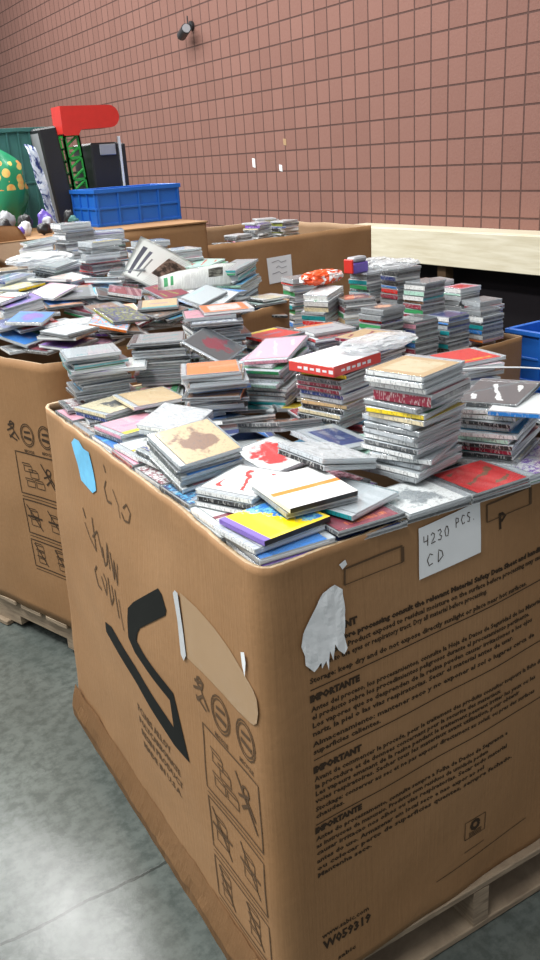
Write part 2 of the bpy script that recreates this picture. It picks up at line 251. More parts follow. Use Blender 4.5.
[0.6778,1.1137,1.1055,0.096,-0.004,-0.0,2,[3,11,8,9,17],"yellow and blue painted CD sleeve at the front corner",43],
[0.8311,1.1155,1.1033,0.288,-0.033,0.018,0,[20,13,0,13,20],"silver CD case lying against the front rim below the tall stack",43],
[0.7596,1.1444,1.1228,-0.058,-0.034,0.092,0,[5,14,6,19,18],"grey spined CD case directly under the white CD with thin orange line",43],
[0.7574,1.1407,1.134,-0.011,-0.029,0.094,2,[0,4,1,0,17],"white CD with thin orange line beside the yellow and blue one",43],
[0.8712,1.2295,1.1359,0.148,-0.261,0.041,0,[19,5,1,17,20],"black spined CD case directly under the silver clear CD case",43],
[0.8731,1.2316,1.1471,0.129,-0.261,0.036,5,[20,0,0,20,20],"silver clear CD case sloping towards the tall stack",43],
[0.7908,1.7003,1.1152,0.692,0.072,0.097,0,[6,2,0,20,20],null,0],
[0.7879,1.7003,1.1268,0.645,0.067,0.1,5,[20,0,0,0,20],"empty clear CD case in front of the orange topped stack",43],
[0.8205,1.9106,1.1281,0.025,-0.035,0.048,0,[2,1,0,1,20],"tan CD tucked under the edge of the orange topped stack",43],
[0.8494,1.4042,1.0938,0.16,0.025,0.183,0,[0,16,3,0,0],null,0],
[0.8479,1.389,1.1046,0.155,0.024,0.183,0,[0,6,2,0,20],"white CD cover with red blot behind the white one with red strokes",43],
[0.9474,1.5045,1.1164,0.269,-0.196,-0.179,0,[13,19,6,19,20],"grey spined CD case directly under the brown CD cover with orange glow",43],
[0.9435,1.5025,1.1293,0.262,-0.192,-0.18,0,[16,4,2,18,18],"brown CD cover with orange glow right of the orange topped stack",43],
[0.9993,1.3822,1.1094,0.25,-0.156,0.177,0,[20,10,6,20,20],"silver CD with navy rectangle in front of the red and white carton",43],
[0.8601,1.5622,1.1388,0.113,-0.136,-0.232,0,[18,20,0,0,17],"charcoal CD in front of the orange topped stack with white spine",43],
[1.2923,1.5476,1.1031,0.015,-0.113,-0.019,0,[21,19,5,17,20],null,0],
[1.3145,1.501,1.1136,1.704,0.026,0.117,0,[2,15,7,0,20],null,0],
[1.5095,1.1223,1.0982,1.191,-0.106,0.185,0,[13,18,6,13,0],null,0],
[1.5056,1.6569,1.0989,0.277,-0.019,-0.036,0,[16,4,3,20,0],null,0],
[1.5192,1.6523,1.1104,1.104,-0.039,-0.011,0,[6,15,2,0,18],null,0],
[1.5172,1.2447,1.1114,1.492,-0.031,0.12,0,[0,6,0,0,19],null,0],
[1.5136,1.6435,1.1224,-0.25,0.006,-0.041,0,[17,16,4,17,0],null,0],
[1.5042,1.665,1.1334,-0.023,-0.004,-0.05,0,[16,7,3,19,18],null,0],
[1.4925,1.1057,1.1146,-0.126,-0.202,-0.041,0,[2,10,6,10,20],null,0],
[1.2998,1.5877,1.1254,-0.237,-0.047,-0.178,0,[11,10,2,18,17],null,0],
[1.3308,1.3529,1.0949,1.801,-0.097,0.017,0,[6,19,5,19,17],null,0],
[1.3697,1.3472,1.1078,1.412,-0.096,-0.008,0,[7,10,3,0,19],null,0],
[1.0026,1.9178,1.1088,-0.474,-0.061,-0.139,0,[10,12,6,10,18],null,0],
[1.0247,1.9424,1.1208,1.622,-0.088,0.121,0,[0,4,7,0,0],null,0],
[1.0581,1.9511,1.1291,0.215,-0.136,-0.067,0,[0,5,2,0,19],null,0],
[1.3868,1.3444,1.1194,0.582,-0.059,-0.077,0,[20,13,7,0,0],null,0],
[1.2693,1.9143,1.1042,2.031,0.04,-0.061,0,[7,1,6,0,17],null,0],
[1.2598,1.9107,1.1153,2.271,0.022,-0.071,0,[12,8,1,12,20],null,0],
[1.0428,1.9629,1.1425,0.618,-0.14,-0.021,0,[0,9,4,0,17],null,0],
[1.0462,1.9779,1.2112,0.589,0.093,0.5,0,[18,7,2,17,20],"charcoal CD cover with maroon blot behind the orange topped stack",43],
[1.1383,1.8079,1.2117,0.57,0.221,-0.111,0,[8,20,4,8,20],"pink CD cover with silver streaks right of the charcoal one",43],
[0.8439,3.6163,1.2034,1.526,-0.008,0.02,0,[20,16,0,20,18],null,0],
[1.2736,3.0017,1.1522,-0.017,-0.025,0.248,0,[13,16,0,0,0],null,0],
[0.9565,3.4962,1.2075,2.374,-0.053,0.023,0,[0,19,3,19,17],null,0],
[1.5058,3.2858,1.1965,0.787,0.046,0.053,0,[2,18,0,18,17],null,0],
[0.6615,3.5405,1.2185,0.368,-0.1,0.061,0,[2,0,3,2,20],null,0],
[0.8249,2.8459,1.1537,2.361,0.195,-0.06,0,[9,4,6,0,18],null,0],
[1.2949,3.1877,1.1898,0.402,-0.04,0.094,0,[9,10,2,10,17],null,0],
[0.88,3.323,1.2123,0.341,0.056,-0.025,0,[7,1,6,20,17],null,0],
[1.4202,3.9273,1.1958,0.528,-0.145,0.103,0,[2,20,4,17,17],null,0],
[0.5868,3.6262,1.2348,0.138,-0.024,-0.109,0,[20,4,7,19,18],null,0],
[0.9304,3.0701,1.1995,-0.28,-0.02,0.157,0,[0,10,2,18,20],null,0],
[1.3568,3.5255,1.2039,-0.334,-0.023,0.088,0,[2,10,4,10,17],null,0],
[0.9851,2.6694,1.1324,2.239,-0.0,-0.0,0,[8,6,3,0,17],"pink CD with red edge band lying behind the yellow striped corner stack",44],
[1.4231,3.0608,1.1679,-0.296,-0.126,0.11,0,[7,0,7,0,17],"maroon CD with white text lines lying right of the dark pile left of the newspaper",44],
[1.2719,2.7932,1.1324,-0.255,0.0,0.0,0,[5,21,0,18,19],"plain peach CD lying behind the grey stack behind the orange topped stack",44],
[1.0604,2.7491,1.1408,0.745,-0.113,0.006,0,[9,4,4,9,18],null,0],
[0.7529,3.0504,1.1926,0.126,0.048,0.022,0,[10,11,6,20,19],null,0],
[1.6034,3.5742,1.1941,3.192,0.083,0.065,0,[7,13,6,13,20],null,0],
[1.1919,3.7373,1.2275,0.129,-0.021,0.053,0,[11,17,2,11,17],null,0],
[1.3573,3.2377,1.2006,1.732,0.035,0.149,0,[20,12,0,0,18],null,0],
[1.5801,2.9913,1.1383,0.362,-0.049,0.057,0,[16,19,6,20,17],null,0],
[1.1749,3.4306,1.201,2.204,0.089,0.035,0,[15,19,1,17,17],null,0],
[1.088,3.3128,1.2168,-0.295,-0.083,-0.034,0,[14,8,0,0,20],null,0],
[0.9644,3.7691,1.2167,1.907,0.031,-0.111,0,[2,14,2,20,20],null,0],
[1.2803,2.7859,1.1442,0.799,0.0,0.006,0,[14,10,0,20,19],"plain green CD lying behind the grey stack behind the orange topped stack",44],
[1.4257,2.8976,1.1374,0.003,-0.015,0.036,0,[19,15,4,20,20],null,0],
[1.4238,3.452,1.2111,0.208,-0.047,0.138,0,[6,14,4,14,0],null,0],
[1.0094,3.174,1.2185,0.453,-0.044,-0.004,0,[0,20,0,20,0],null,0],
[0.9965,3.5945,1.2184,0.621,-0.038,-0.051,0,[17,15,2,15,20],null,0],
[1.387,3.8279,1.2121,0.281,-0.092,0.066,0,[10,20,1,19,17],null,0],
[1.7554,2.9503,1.0851,1.734,0.193,0.112,0,[17,19,0,17,19],null,0],
[1.6413,3.387,1.1934,1.255,0.013,0.107,0,[2,13,5,13,19],null,0],
[0.6677,3.1677,1.1906,0.285,0.016,0.049,0,[0,3,0,0,18],null,0],
[1.2045,3.7238,1.2383,1.06,0.032,0.054,0,[0,7,4,0,20],null,0],
[1.74,3.1584,1.1316,0.273,-0.083,0.313,0,[5,19,7,0,17],null,0],
[0.6945,3.2725,1.2058,0.236,-0.004,-0.022,0,[0,20,6,20,0],null,0],
[1.0405,3.7936,1.2343,1.34,0.001,0.069,0,[6,5,3,5,19],null,0],
[1.4968,3.6383,1.2071,-0.072,0.048,-0.095,0,[17,21,0,19,19],null,0],
[1.523,2.818,1.1432,0.523,-0.043,0.129,0,[2,19,1,2,0],null,0],
[0.8347,3.3898,1.2208,0.323,0.058,-0.157,0,[15,2,6,17,19],null,0],
[1.1325,3.503,1.2179,0.231,-0.009,-0.082,0,[0,18,0,19,17],null,0],
[1.1375,2.9048,1.1436,0.838,0.082,0.096,0,[0,12,2,17,17],null,0],
[0.8433,2.6813,1.1399,0.302,0.069,-0.032,0,[7,0,3,18,17],"maroon CD with white edge band right of the pale pile over the left box rim",44],
[1.2826,3.5598,1.2174,1.36,0.063,-0.085,0,[12,10,3,12,0],null,0],
[1.637,3.377,1.2056,0.832,-0.024,0.099,0,[11,4,7,17,17],null,0],
[0.6807,3.4753,1.226,0.317,-0.104,0.136,0,[18,9,4,18,20],null,0],
[0.8183,3.722,1.2151,1.813,-0.06,0.019,0,[0,8,6,19,0],null,0],
[1.3583,3.6992,1.2188,-0.27,-0.096,0.081,0,[18,17,4,18,17],null,0],
[1.246,3.8845,1.233,0.44,-0.014,-0.049,0,[17,2,6,20,19],null,0],
[1.5603,3.1308,1.1569,1.884,0.249,0.073,0,[12,9,0,18,19],null,0],
[0.8865,2.9275,1.172,2.341,0.181,0.018,0,[0,2,3,19,18],null,0],
[1.2171,3.1819,1.2072,0.286,0.063,0.064,0,[10,0,2,10,19],null,0],
[1.1045,3.0573,1.1779,0.804,0.144,0.31,0,[11,14,0,14,17],null,0],
[1.5465,3.8129,1.1825,0.283,-0.077,-0.022,0,[12,2,5,12,0],null,0],
[1.5033,3.2735,1.2071,0.409,0.024,0.067,0,[6,0,4,18,20],null,0],
[1.1651,2.7973,1.1542,2.117,-0.047,-0.085,0,[7,4,6,7,0],null,0],
[1.8053,2.9314,1.0871,1.524,0.165,0.181,0,[5,14,3,17,18],null,0],
[1.06,3.5843,1.2321,2.33,0.013,0.073,0,[19,2,5,20,20],null,0],
[0.7245,3.0783,1.2048,2.347,-0.038,-0.045,0,[7,6,3,20,19],null,0],
[1.1094,3.286,1.2272,1.947,0.036,0.085,0,[11,15,7,11,19],null,0],
[1.1027,3.045,1.1901,-0.638,-0.272,0.173,0,[7,8,6,8,18],"maroon CD with pink square lying right of the purple topped pile at the left edge",44],
[0.6904,3.2695,1.2174,0.027,0.002,-0.021,0,[0,12,1,0,17],null,0],
[1.6672,3.2053,1.1692,1.602,0.129,0.146,0,[0,4,7,4,17],null,0],
[0.9157,3.2541,1.2317,0.438,0.042,-0.033,0,[14,0,1,19,17],null,0],
[1.3613,2.8994,1.1542,0.224,-0.026,-0.004,0,[11,0,2,19,17],null,0],
[0.5312,3.5945,1.2514,0.366,0.004,-0.094,0,[19,8,7,0,18],null,0],
[1.4518,3.4635,1.2224,0.662,0.011,0.146,0,[5,9,4,5,18],null,0],
[1.4777,3.0799,1.1788,0.146,-0.111,0.132,0,[0,12,1,12,17],null,0],
[1.1587,3.8242,1.2525,0.51,0.019,-0.111,0,[0,21,7,0,19],null,0],
[1.5442,2.8262,1.1535,0.401,-0.063,0.123,0,[15,2,1,18,17],null,0],
[0.7891,2.8037,1.1642,2.055,0.216,-0.044,0,[11,14,3,18,19],"blue CD with green edge band lying behind the pale pile over the left box rim",44],
[0.8758,2.6278,1.1547,2.004,0.037,-0.066,0,[9,4,3,19,0],"purple CD with orange edge band lying behind the teal stack by the far left corner",44],
[1.0128,2.8005,1.1526,2.032,-0.115,0.096,0,[20,15,2,0,17],null,0],
[0.8606,3.0607,1.2178,0.043,-0.055,0.13,0,[11,16,0,0,18],null,0],
[0.8175,3.7355,1.2259,0.557,-0.038,-0.054,0,[0,12,0,12,0],null,0],
[1.4942,3.9318,1.2029,2.056,0.05,0.298,0,[19,20,1,0,18],null,0],
[1.6303,2.9908,1.147,0.92,-0.012,0.089,0,[14,18,0,14,0],null,0],
[0.8594,3.535,1.222,0.602,-0.031,-0.055,0,[20,15,3,20,18],null,0],
[1.6128,3.4962,1.2182,1.521,-0.11,-0.01,0,[2,5,1,17,0],null,0],
[1.287,3.3812,1.2038,0.094,-0.153,0.141,0,[11,7,7,19,19],null,0],
[1.0149,3.4253,1.2302,-0.151,0.108,-0.004,0,[0,14,4,17,17],null,0],
[1.3552,3.7006,1.2308,-0.176,-0.085,0.089,0,[19,1,5,17,19],null,0],
[1.382,3.5533,1.3618,0.127,0,0,1,[0,3,3,20,20],"white CD with yellow edge band on top of the red stack near the blue tote",31],
[1.3704,3.5475,1.3506,-0.088,0,0,0,[19,18,0,18,18],"charcoal spined CD case, second from top of the red stack near the blue tote",31],
[1.3771,3.5513,1.3394,3.275,0,0,0,[20,0,0,20,19],"silver spined CD case, third from top of the red stack near the blue tote",31],
[1.3688,3.5303,1.3151,-0.173,0,0,1,[20,19,0,20,20],"silver spined CD case, fourth from top of the red stack near the blue tote",31],
[1.3516,3.5444,1.3039,0.014,0,0,0,[0,20,0,0,19],"white spined CD case, fifth from top of the red stack near the blue tote",31],
[1.3768,3.5655,1.2927,-0.044,0,0,0,[6,7,0,6,7],null,0],
[1.3796,3.5627,1.2684,3.215,0,0,1,[7,6,0,7,18],"maroon spined CD case, seventh from top of the red stack near the blue tote",31],
[1.3771,3.5648,1.2572,3.252,0,0,0,[6,6,0,6,17],null,0],
[1.3846,3.5631,1.246,0.155,0,0,0,[7,21,7,7,17],null,0],
[0.8447,3.0051,1.2505,-0.009,0.15,0.05,0,[9,10,2,10,18],"purple CD with navy blot on top of the purple topped pile at the left edge",30],
[0.8416,3.0029,1.2259,-0.015,0.15,0.05,1,[20,0,0,0,20],"white spined CD case, second from top of the purple topped pile at the left edge",30],
[0.8385,3.0076,1.2146,3.35,-0.15,-0.05,0,[2,14,3,2,17],null,0],
[0.9391,2.767,1.1541,-0.293,0,0.04,0,[20,0,0,20,18],null,0],
[1.1573,2.8896,1.1773,-0.244,0,0.05,1,[5,15,1,2,20],null,0],
[1.1412,2.8965,1.1661,-0.302,0,0.05,0,[15,2,0,15,20],null,0],
[1.3294,2.8812,1.1169,2.97,0,0,0,[8,20,0,8,20],null,0],
[1.1715,3.5305,1.3088,0.481,0.1,0.1,0,[0,20,0,0,20],"plain white CD on top of the wrapped stack beside the red stack",41],
[1.1788,3.5232,1.2975,0.348,0.1,0.1,0,[20,0,0,0,20],"white spined CD case, second from top of the wrapped stack beside the red stack",41],
[1.1704,3.5359,1.273,0.371,0.1,0.1,1,[17,1,0,17,18],"black spined CD case, third from top of the wrapped stack beside the red stack",41],
[1.1634,3.534,1.2617,0.353,0.1,0.1,0,[7,19,3,18,17],null,0],
[1.177,3.5302,1.2503,0.231,0.1,0.1,0,[0,5,5,17,17],null,0],
[1.1683,3.5195,1.2258,0.488,0.1,0.1,1,[0,11,6,0,17],null,0],
[1.6316,3.5881,1.3342,-0.118,0,0,1,[20,19,0,20,19],"plain silver CD on top of the dim stack behind the newspaper",6],
[1.6157,3.5976,1.323,0.095,0,0,0,[19,18,0,18,19],null,0],
[1.616,3.6075,1.3118,-0.168,0,0,0,[17,10,5,10,17],null,0],
[1.6109,3.5936,1.2875,-0.181,0,0,1,[0,16,0,0,20],null,0],
[1.6303,3.6175,1.2763,3.103,0,0,0,[2,8,5,0,17],null,0],
[1.6177,3.6039,1.2651,-0.018,0,0,0,[11,21,3,17,0],null,0],
[1.6089,3.6003,1.2408,0.013,0,0,1,[19,15,7,18,20],null,0],
[1.6118,3.6031,1.2296,-0.042,0,0,0,[5,9,6,18,17],null,0],
[1.6743,3.384,1.3187,3.11,0,0,0,[0,20,0,20,20],"plain white CD on top of the pale stack right of the newspaper top",27],
[1.6773,3.3817,1.2944,-0.108,0,0,1,[16,1,1,17,19],"black spined CD case, second from top of the pale stack right of the newspaper top",27],
[1.687,3.3721,1.2832,2.826,0,0,0,[8,14,0,18,19],null,0],
[1.6934,3.376,1.272,3.006,0,0,0,[11,7,1,7,0],null,0],
[1.6887,3.3817,1.2477,3.022,0,0,1,[8,1,7,19,0],null,0],
[1.6854,3.3837,1.2365,3.069,0,0,0,[9,4,5,4,0],null,0],
[1.6855,3.3823,1.2253,-0.167,0,0,0,[8,0,2,0,18],null,0],
[1.7763,3.0919,1.2592,3.43,-0.2,0.05,0,[19,13,0,13,19],"plain grey CD on top of the tilted green stack beside the blue CD",40],
[1.7727,3.0991,1.2478,3.494,-0.2,0.05,0,[14,13,0,14,20],null,0],
[1.7772,3.1056,1.223,3.612,-0.2,0.05,1,[13,19,0,19,13],"grey spined CD case, third from top of the tilted green stack beside the blue CD",40],
[1.7704,3.1069,1.2116,0.281,0.2,-0.05,0,[18,19,0,18,19],null,0],
[1.7745,3.0838,1.2001,0.439,0.2,-0.05,0,[12,21,4,21,18],"mint spined CD case, fifth from top of the tilted green stack beside the blue CD",40],
[1.7889,3.0921,1.1753,0.367,0.2,-0.05,1,[2,0,0,18,19],"charcoal spined CD case, sixth from top of the tilted green stack beside the blue CD",40],
[1.7775,3.0949,1.1639,3.621,-0.2,0.05,0,[10,20,4,20,0],null,0],
[1.7766,3.0996,1.1524,0.374,0.2,-0.05,0,[20,0,5,0,17],null,0],
[1.7744,3.1023,1.1276,0.313,0.2,-0.05,1,[17,16,5,0,17],null,0],
[1.7697,3.0934,1.1162,0.328,0.2,-0.05,0,[20,14,2,20,18],null,0],
[1.8156,2.98,1.1015,0.39,0,0,1,[12,11,5,11,20],null,0],
[0.9348,3.3769,1.2911,3.472,-0.1,0,0,[10,0,1,10,20],"navy CD with white middle line on top of the navy pile behind the purple pile",22],
[0.9428,3.3871,1.2667,3.153,-0.1,0,1,[20,0,0,0,20],null,0],
[0.9327,3.3746,1.2554,0.121,0.1,0,0,[12,16,7,17,19],null,0],
[0.9395,3.3867,1.2442,0.152,0.1,0,0,[11,8,2,17,17],null,0],
[1.4006,3.3246,1.2723,-0.496,0,0,0,[18,19,0,18,18],"plain charcoal CD on top of the dark pile left of the newspaper",5],
[1.3969,3.3337,1.2611,-0.537,0,0,0,[17,20,4,20,0],null,0],
[1.3973,3.3242,1.2368,-0.568,0,0,1,[0,11,3,0,17],null,0],
[1.4063,3.3569,1.2256,2.667,0,0,0,[10,1,2,0,17],null,0],
[1.5329,2.8711,1.0949,0.341,0.12,0,1,[0,9,7,0,20],null,0],
[1.7112,3.2503,1.2644,0.44,0.12,0,0,[21,6,4,21,20],"mint CD with red streaks on top of the mint pile right of the newspaper",21],
[1.7256,3.2506,1.2399,0.193,0.12,0,1,[14,21,0,14,20],null,0],
[1.727,3.2486,1.2287,0.256,0.12,0,0,[0,1,6,0,17],null,0],
[1.7135,3.2517,1.2174,0.221,0.12,0,0,[10,18,7,0,17],null,0],
[1.7265,3.2398,1.1929,0.193,0.12,0,1,[10,16,3,18,20],null,0],
[1.7201,3.236,1.1816,3.409,-0.12,0,0,[0,9,1,17,20],null,0],
[0.7877,2.8014,1.1296,-0.034,0,0,0,[0,20,0,0,20],"plain white CD on top of the pale pile over the left box rim",25],
[1.3622,3.8275,1.4284,0.03,0,0,1,[0,20,0,0,20],"plain white CD on top of the far white stack beside the cardboard flap",12],
[1.3712,3.8301,1.4172,0.048,0,0,0,[0,3,0,0,20],"white spined CD case, second from top of the far white stack beside the cardboard flap",12],
[1.3759,3.8248,1.406,0.101,0,0,0,[11,9,1,0,17],"white spined CD case, third from top of the far white stack beside the cardboard flap",12],
[1.3709,3.8319,1.3817,0.12,0,0,1,[0,20,1,0,18],"white spined CD case, fourth from top of the far white stack beside the cardboard flap",12],
[1.3835,3.8234,1.3705,0.105,0,0,0,[19,21,1,20,18],"silver spined CD case, fifth from top of the far white stack beside the cardboard flap",12],
[1.3625,3.8211,1.3593,0.104,0,0,0,[18,0,6,18,18],null,0],
[1.3714,3.8271,1.335,0.07,0,0,1,[20,9,3,19,0],"grey spined CD case, seventh from top of the far white stack beside the cardboard flap",12],
[1.3726,3.826,1.3238,0.343,0,0,0,[11,1,0,18,0],null,0],
[1.3617,3.8273,1.3126,0.088,0,0,0,[0,17,7,0,0],null,0],
[1.3651,3.8238,1.2883,3.3,0,0,1,[18,7,5,20,20],null,0],
[1.3708,3.8206,1.2771,3.334,0,0,0,[13,21,4,13,17],null,0],
[1.3785,3.8331,1.2659,0.23,0,0,0,[0,11,4,11,17],null,0],
[1.3781,3.8308,1.2416,-0.013,0,0,1,[0,21,1,0,0],null,0],
[1.3724,3.8385,1.2304,0.022,0,0,0,[0,6,5,0,17],null,0],
[1.5379,3.8412,1.3921,2.833,0,0,0,[0,3,3,0,20],"white CD with yellow edge band on top of the far stack before the blue tote",10],
[1.5275,3.8293,1.3678,-0.235,0,0,1,[9,20,0,20,19],"silver spined CD case, second from top of the far stack before the blue tote",10],
[1.5286,3.8377,1.3566,-0.302,0,0,0,[20,16,4,20,19],null,0],
[1.5453,3.8277,1.3454,2.951,0,0,0,[0,8,3,0,17],null,0],
[1.5303,3.8457,1.3211,-0.143,0,0,1,[17,21,3,21,18],null,0],
[1.5261,3.8422,1.3099,-0.179,0,0,0,[19,0,1,0,17],null,0],
[1.538,3.8404,1.2987,-0.234,0,0,0,[9,15,0,17,19],null,0],
[1.5404,3.8457,1.2744,2.846,0,0,1,[10,12,2,0,17],null,0],
[1.5387,3.8355,1.2632,-0.244,0,0,0,[6,12,3,12,17],null,0],
[1.5323,3.8285,1.252,-0.292,0,0,0,[16,14,0,17,20],null,0],
[1.5393,3.8451,1.2277,-0.406,0,0,1,[14,21,0,19,0],null,0],
[1.5338,3.8367,1.2165,-0.14,0,0,0,[0,11,3,0,20],null,0],
[1.1953,3.7787,1.3839,-0.062,0.1,0,0,[20,0,0,0,20],"plain silver CD on top of the far left pale stack beside the cardboard flap",8],
[1.1961,3.7783,1.3726,-0.312,0.1,0,0,[0,1,2,0,18],null,0],
[1.1793,3.7794,1.3482,-0.349,0.1,0,1,[9,16,7,17,0],"black spined CD case, third in the far left pale stack beside the cardboard flap",8],
[1.1736,3.774,1.3369,-0.352,0.1,0,0,[17,0,5,17,0],null,0],
[1.2018,3.7947,1.3257,-0.474,0.1,0,0,[11,7,2,20,0],null,0],
[1.1752,3.7793,1.3012,-0.681,0.1,0,1,[0,10,7,10,17],null,0],
[1.1992,3.7603,1.29,-0.334,0.1,0,0,[10,6,4,0,0],null,0],
[1.188,3.7686,1.2787,2.71,-0.1,0,0,[7,12,6,0,20],null,0],
[0.6708,3.273,1.2288,1.008,-0.016,-0.015,0,[17,14,5,20,18],null,0],
[1.0015,3.5649,1.2498,1.646,0.003,-0.036,0,[17,1,4,0,19],null,0],
[0.6745,3.3193,1.2396,0.196,-0.004,-0.031,0,[0,16,7,0,18],null,0],
[0.7945,3.6967,1.2412,2.143,-0.03,0.031,0,[10,21,3,10,20],null,0],
[0.9758,3.7699,1.2506,0.086,0.012,0.015,0,[19,0,3,20,0],null,0],
[1.0345,3.215,1.2454,-0.306,-0.084,0.088,0,[11,9,7,11,19],null,0],
[1.5411,2.8663,1.17,1.689,0.064,0.089,0,[17,1,7,0,0],null,0],
[1.0459,3.2314,1.2586,-0.325,-0.089,0.078,0,[10,13,0,17,18],null,0],
[1.0775,2.6768,1.1609,0.139,-0.113,0.281,0,[17,19,5,17,17],"black CD with grey speckles lying behind the yellow striped corner stack",44],
[1.1604,3.0557,1.2042,1.945,0.286,0.043,0,[20,8,4,0,0],"silver CD with pink streaks lying in front of the dark pile left of the newspaper",44],
[0.6475,3.338,1.2506,1.133,-0.031,-0.02,0,[5,14,2,5,17],null,0],
[0.7569,3.5195,1.241,-0.214,-0.047,0.008,0,[19,18,0,20,17],null,0],
[0.9295,2.8374,1.1764,0.393,-0.034,0.104,0,[19,21,4,18,17],null,0],
[1.5058,3.1229,1.201,2.231,0.245,-0.038,0,[16,13,6,17,17],null,0],
[0.8954,2.6741,1.1725,0.586,0.008,-0.006,0,[16,14,7,17,0],null,0],
[1.3149,2.7993,1.1654,2.132,0.063,-0.101,0,[0,13,1,13,0],null,0],
[1.3024,2.7414,1.1737,0.218,0.07,0.106,0,[11,14,5,17,17],"blue CD with green speckles lying left of the back rim stack behind the orange one",44],
[1.1974,3.1,1.224,0.329,-0.112,0.242,0,[12,16,5,0,0],null,0],
[0.75,3.5336,1.2531,1.151,-0.001,0.045,0,[10,16,6,0,19],null,0],
[1.4643,3.0488,1.2003,0.267,0.04,0.294,0,[9,10,7,0,0],null,0],
[1.5204,3.4414,1.237,1.2,0.064,0.003,0,[10,19,0,19,17],null,0],
[0.5621,3.5629,1.2675,0.841,-0.042,-0.07,0,[19,21,0,18,0],null,0],
[0.8363,2.8414,1.1941,0.048,0.058,0.073,0,[6,18,6,0,17],"red CD with charcoal square in front of the purple topped pile at the left edge",44],
[1.0589,2.6782,1.1779,-0.116,-0.171,0.229,0,[16,4,1,20,17],"brown CD with orange middle line lying behind the yellow striped corner stack",44],
[0.5491,3.6173,1.2751,1.566,-0.1,-0.034,0,[0,3,2,0,17],null,0],
[1.2165,3.3806,1.2276,0.323,0.032,0.128,0,[10,19,6,0,19],null,0],
[1.2098,3.3681,1.2393,2.621,0.072,-0.106,0,[6,21,1,0,18],null,0],
[0.8607,3.2287,1.2407,0.126,0.053,-0.015,0,[0,6,7,0,19],null,0],
[1.0177,3.7586,1.263,0.247,-0.009,0.016,0,[6,14,2,0,18],null,0],
[1.6001,2.8576,1.1756,0.676,-0.051,0.112,0,[19,12,0,17,17],"plain grey CD lying in front of the tilted green stack beside the blue CD",44],
[0.7821,2.863,1.2049,-0.004,0.072,0.066,0,[10,1,2,1,19],"navy CD with cream blot in front of the purple topped pile at the left edge",44],
[1.2875,3.2095,1.233,2.226,-0.0,0.187,0,[7,6,2,7,17],"maroon CD with red blot lying in front of the dark pile left of the newspaper",44],
[0.7478,3.7099,1.2528,0.057,-0.008,-0.045,0,[9,3,5,9,20],null,0],
[0.8744,3.1954,1.2539,0.332,0.046,-0.018,0,[19,3,0,17,0],null,0],
[1.5174,3.4387,1.2483,2.608,0.013,-0.063,0,[12,5,6,5,20],null,0],
[1.4451,3.0238,1.2055,0.319,0.057,0.292,0,[0,18,0,0,18],null,0],
[0.7736,3.5482,1.2642,0.118,-0.046,0.023,0,[5,16,2,18,19],null,0],
[0.8721,2.6213,1.185,2.222,0.017,-0.034,0,[17,2,7,2,0],"black CD with tan text lines right of the pale pile over the left box rim",44],
[0.968,3.5489,1.2603,-0.424,0.034,0.027,0,[12,20,3,12,19],null,0],
[0.674,3.3458,1.2627,1.145,-0.034,-0.002,0,[0,5,5,0,17],null,0],
[1.2532,3.2092,1.2506,2.583,0.054,0.154,0,[0,15,6,20,0],"white CD with olive square lying left of the dark pile left of the newspaper",44],
[1.0456,2.6773,1.1918,0.994,0.135,0.253,0,[12,4,5,4,0],"sky CD with orange speckles lying behind the yellow striped corner stack",44],
[0.9227,3.2273,1.2724,1.913,-0.026,-0.059,0,[0,3,5,3,18],"white CD with yellow speckles lying in front of the navy pile behind the purple pile",44],
[1.6054,2.9042,1.1913,0.376,-0.06,0.026,0,[11,17,1,0,19],null,0],
[1.1616,3.373,1.253,0.579,0.086,0.1,0,[14,18,5,17,20],null,0],
[1.7942,2.9252,1.1266,-0.044,0.006,0.006,0,[20,21,5,17,17],"silver CD with mint speckles lying left of the far stack beside the box corner",44],
[0.7342,3.6896,1.2658,-0.216,-0.002,-0.036,0,[20,12,3,12,0],null,0],
[1.5137,2.808,1.1905,0.363,0.28,0.121,0,[20,0,2,0,19],"silver CD with white blot in front of the tilted green stack beside the blue CD",44],
[1.2659,2.7485,1.1856,0.228,0.079,0.084,0,[17,16,5,17,17],"black CD with brown speckles lying left of the back rim stack behind the orange one",44],
[1.0083,3.733,1.2746,2.164,0.015,-0.002,0,[0,3,2,0,18],null,0],
[1.0071,3.0655,1.2256,0.064,-0.035,0.248,0,[11,5,3,5,17],"blue CD with peach edge band right of the purple topped pile at the left edge",44],
[1.2198,3.0479,1.2217,-0.271,-0.231,0.141,0,[17,1,2,0,17],"black CD with cream blot lying in front of the dark pile left of the newspaper",44],
[1.0731,3.0779,1.2455,2.849,0.026,-0.198,0,[18,16,3,20,19],"charcoal CD with brown edge band in front of the wrapped stack beside the red stack",44],
[0.9984,3.0955,1.2582,0.524,0.177,0.082,0,[8,9,7,0,0],"pink CD with purple text lines in front of the wrapped stack beside the red stack",44],
[1.2735,2.7901,1.2032,-0.47,0.005,0.086,0,[2,13,3,19,18],"tan CD with teal edge band in front of the dark pile left of the newspaper",44],
[0.8222,2.8177,1.2184,0.902,0.083,0.059,0,[11,9,2,0,19],"blue CD with purple blot in front of the purple topped pile at the left edge",44],
[1.1202,2.8953,1.2018,1.499,0.05,-0.007,0,[16,19,3,19,18],"brown CD with grey edge band in front of the dark pile left of the newspaper",44],
[1.5156,3.4386,1.2599,2.042,0.042,-0.044,0,[0,2,7,17,17],null,0],
[0.7368,3.5015,1.278,0.07,-0.013,0.054,0,[5,1,5,5,19],null,0],
[0.5752,3.5602,1.2953,0.925,0.004,0.002,0,[10,9,0,9,17],null,0],
[1.8209,2.9382,1.1395,0.124,-0.009,-0.006,0,[0,3,7,17,0],"white CD with yellow text lines lying left of the far stack beside the box corner",44],
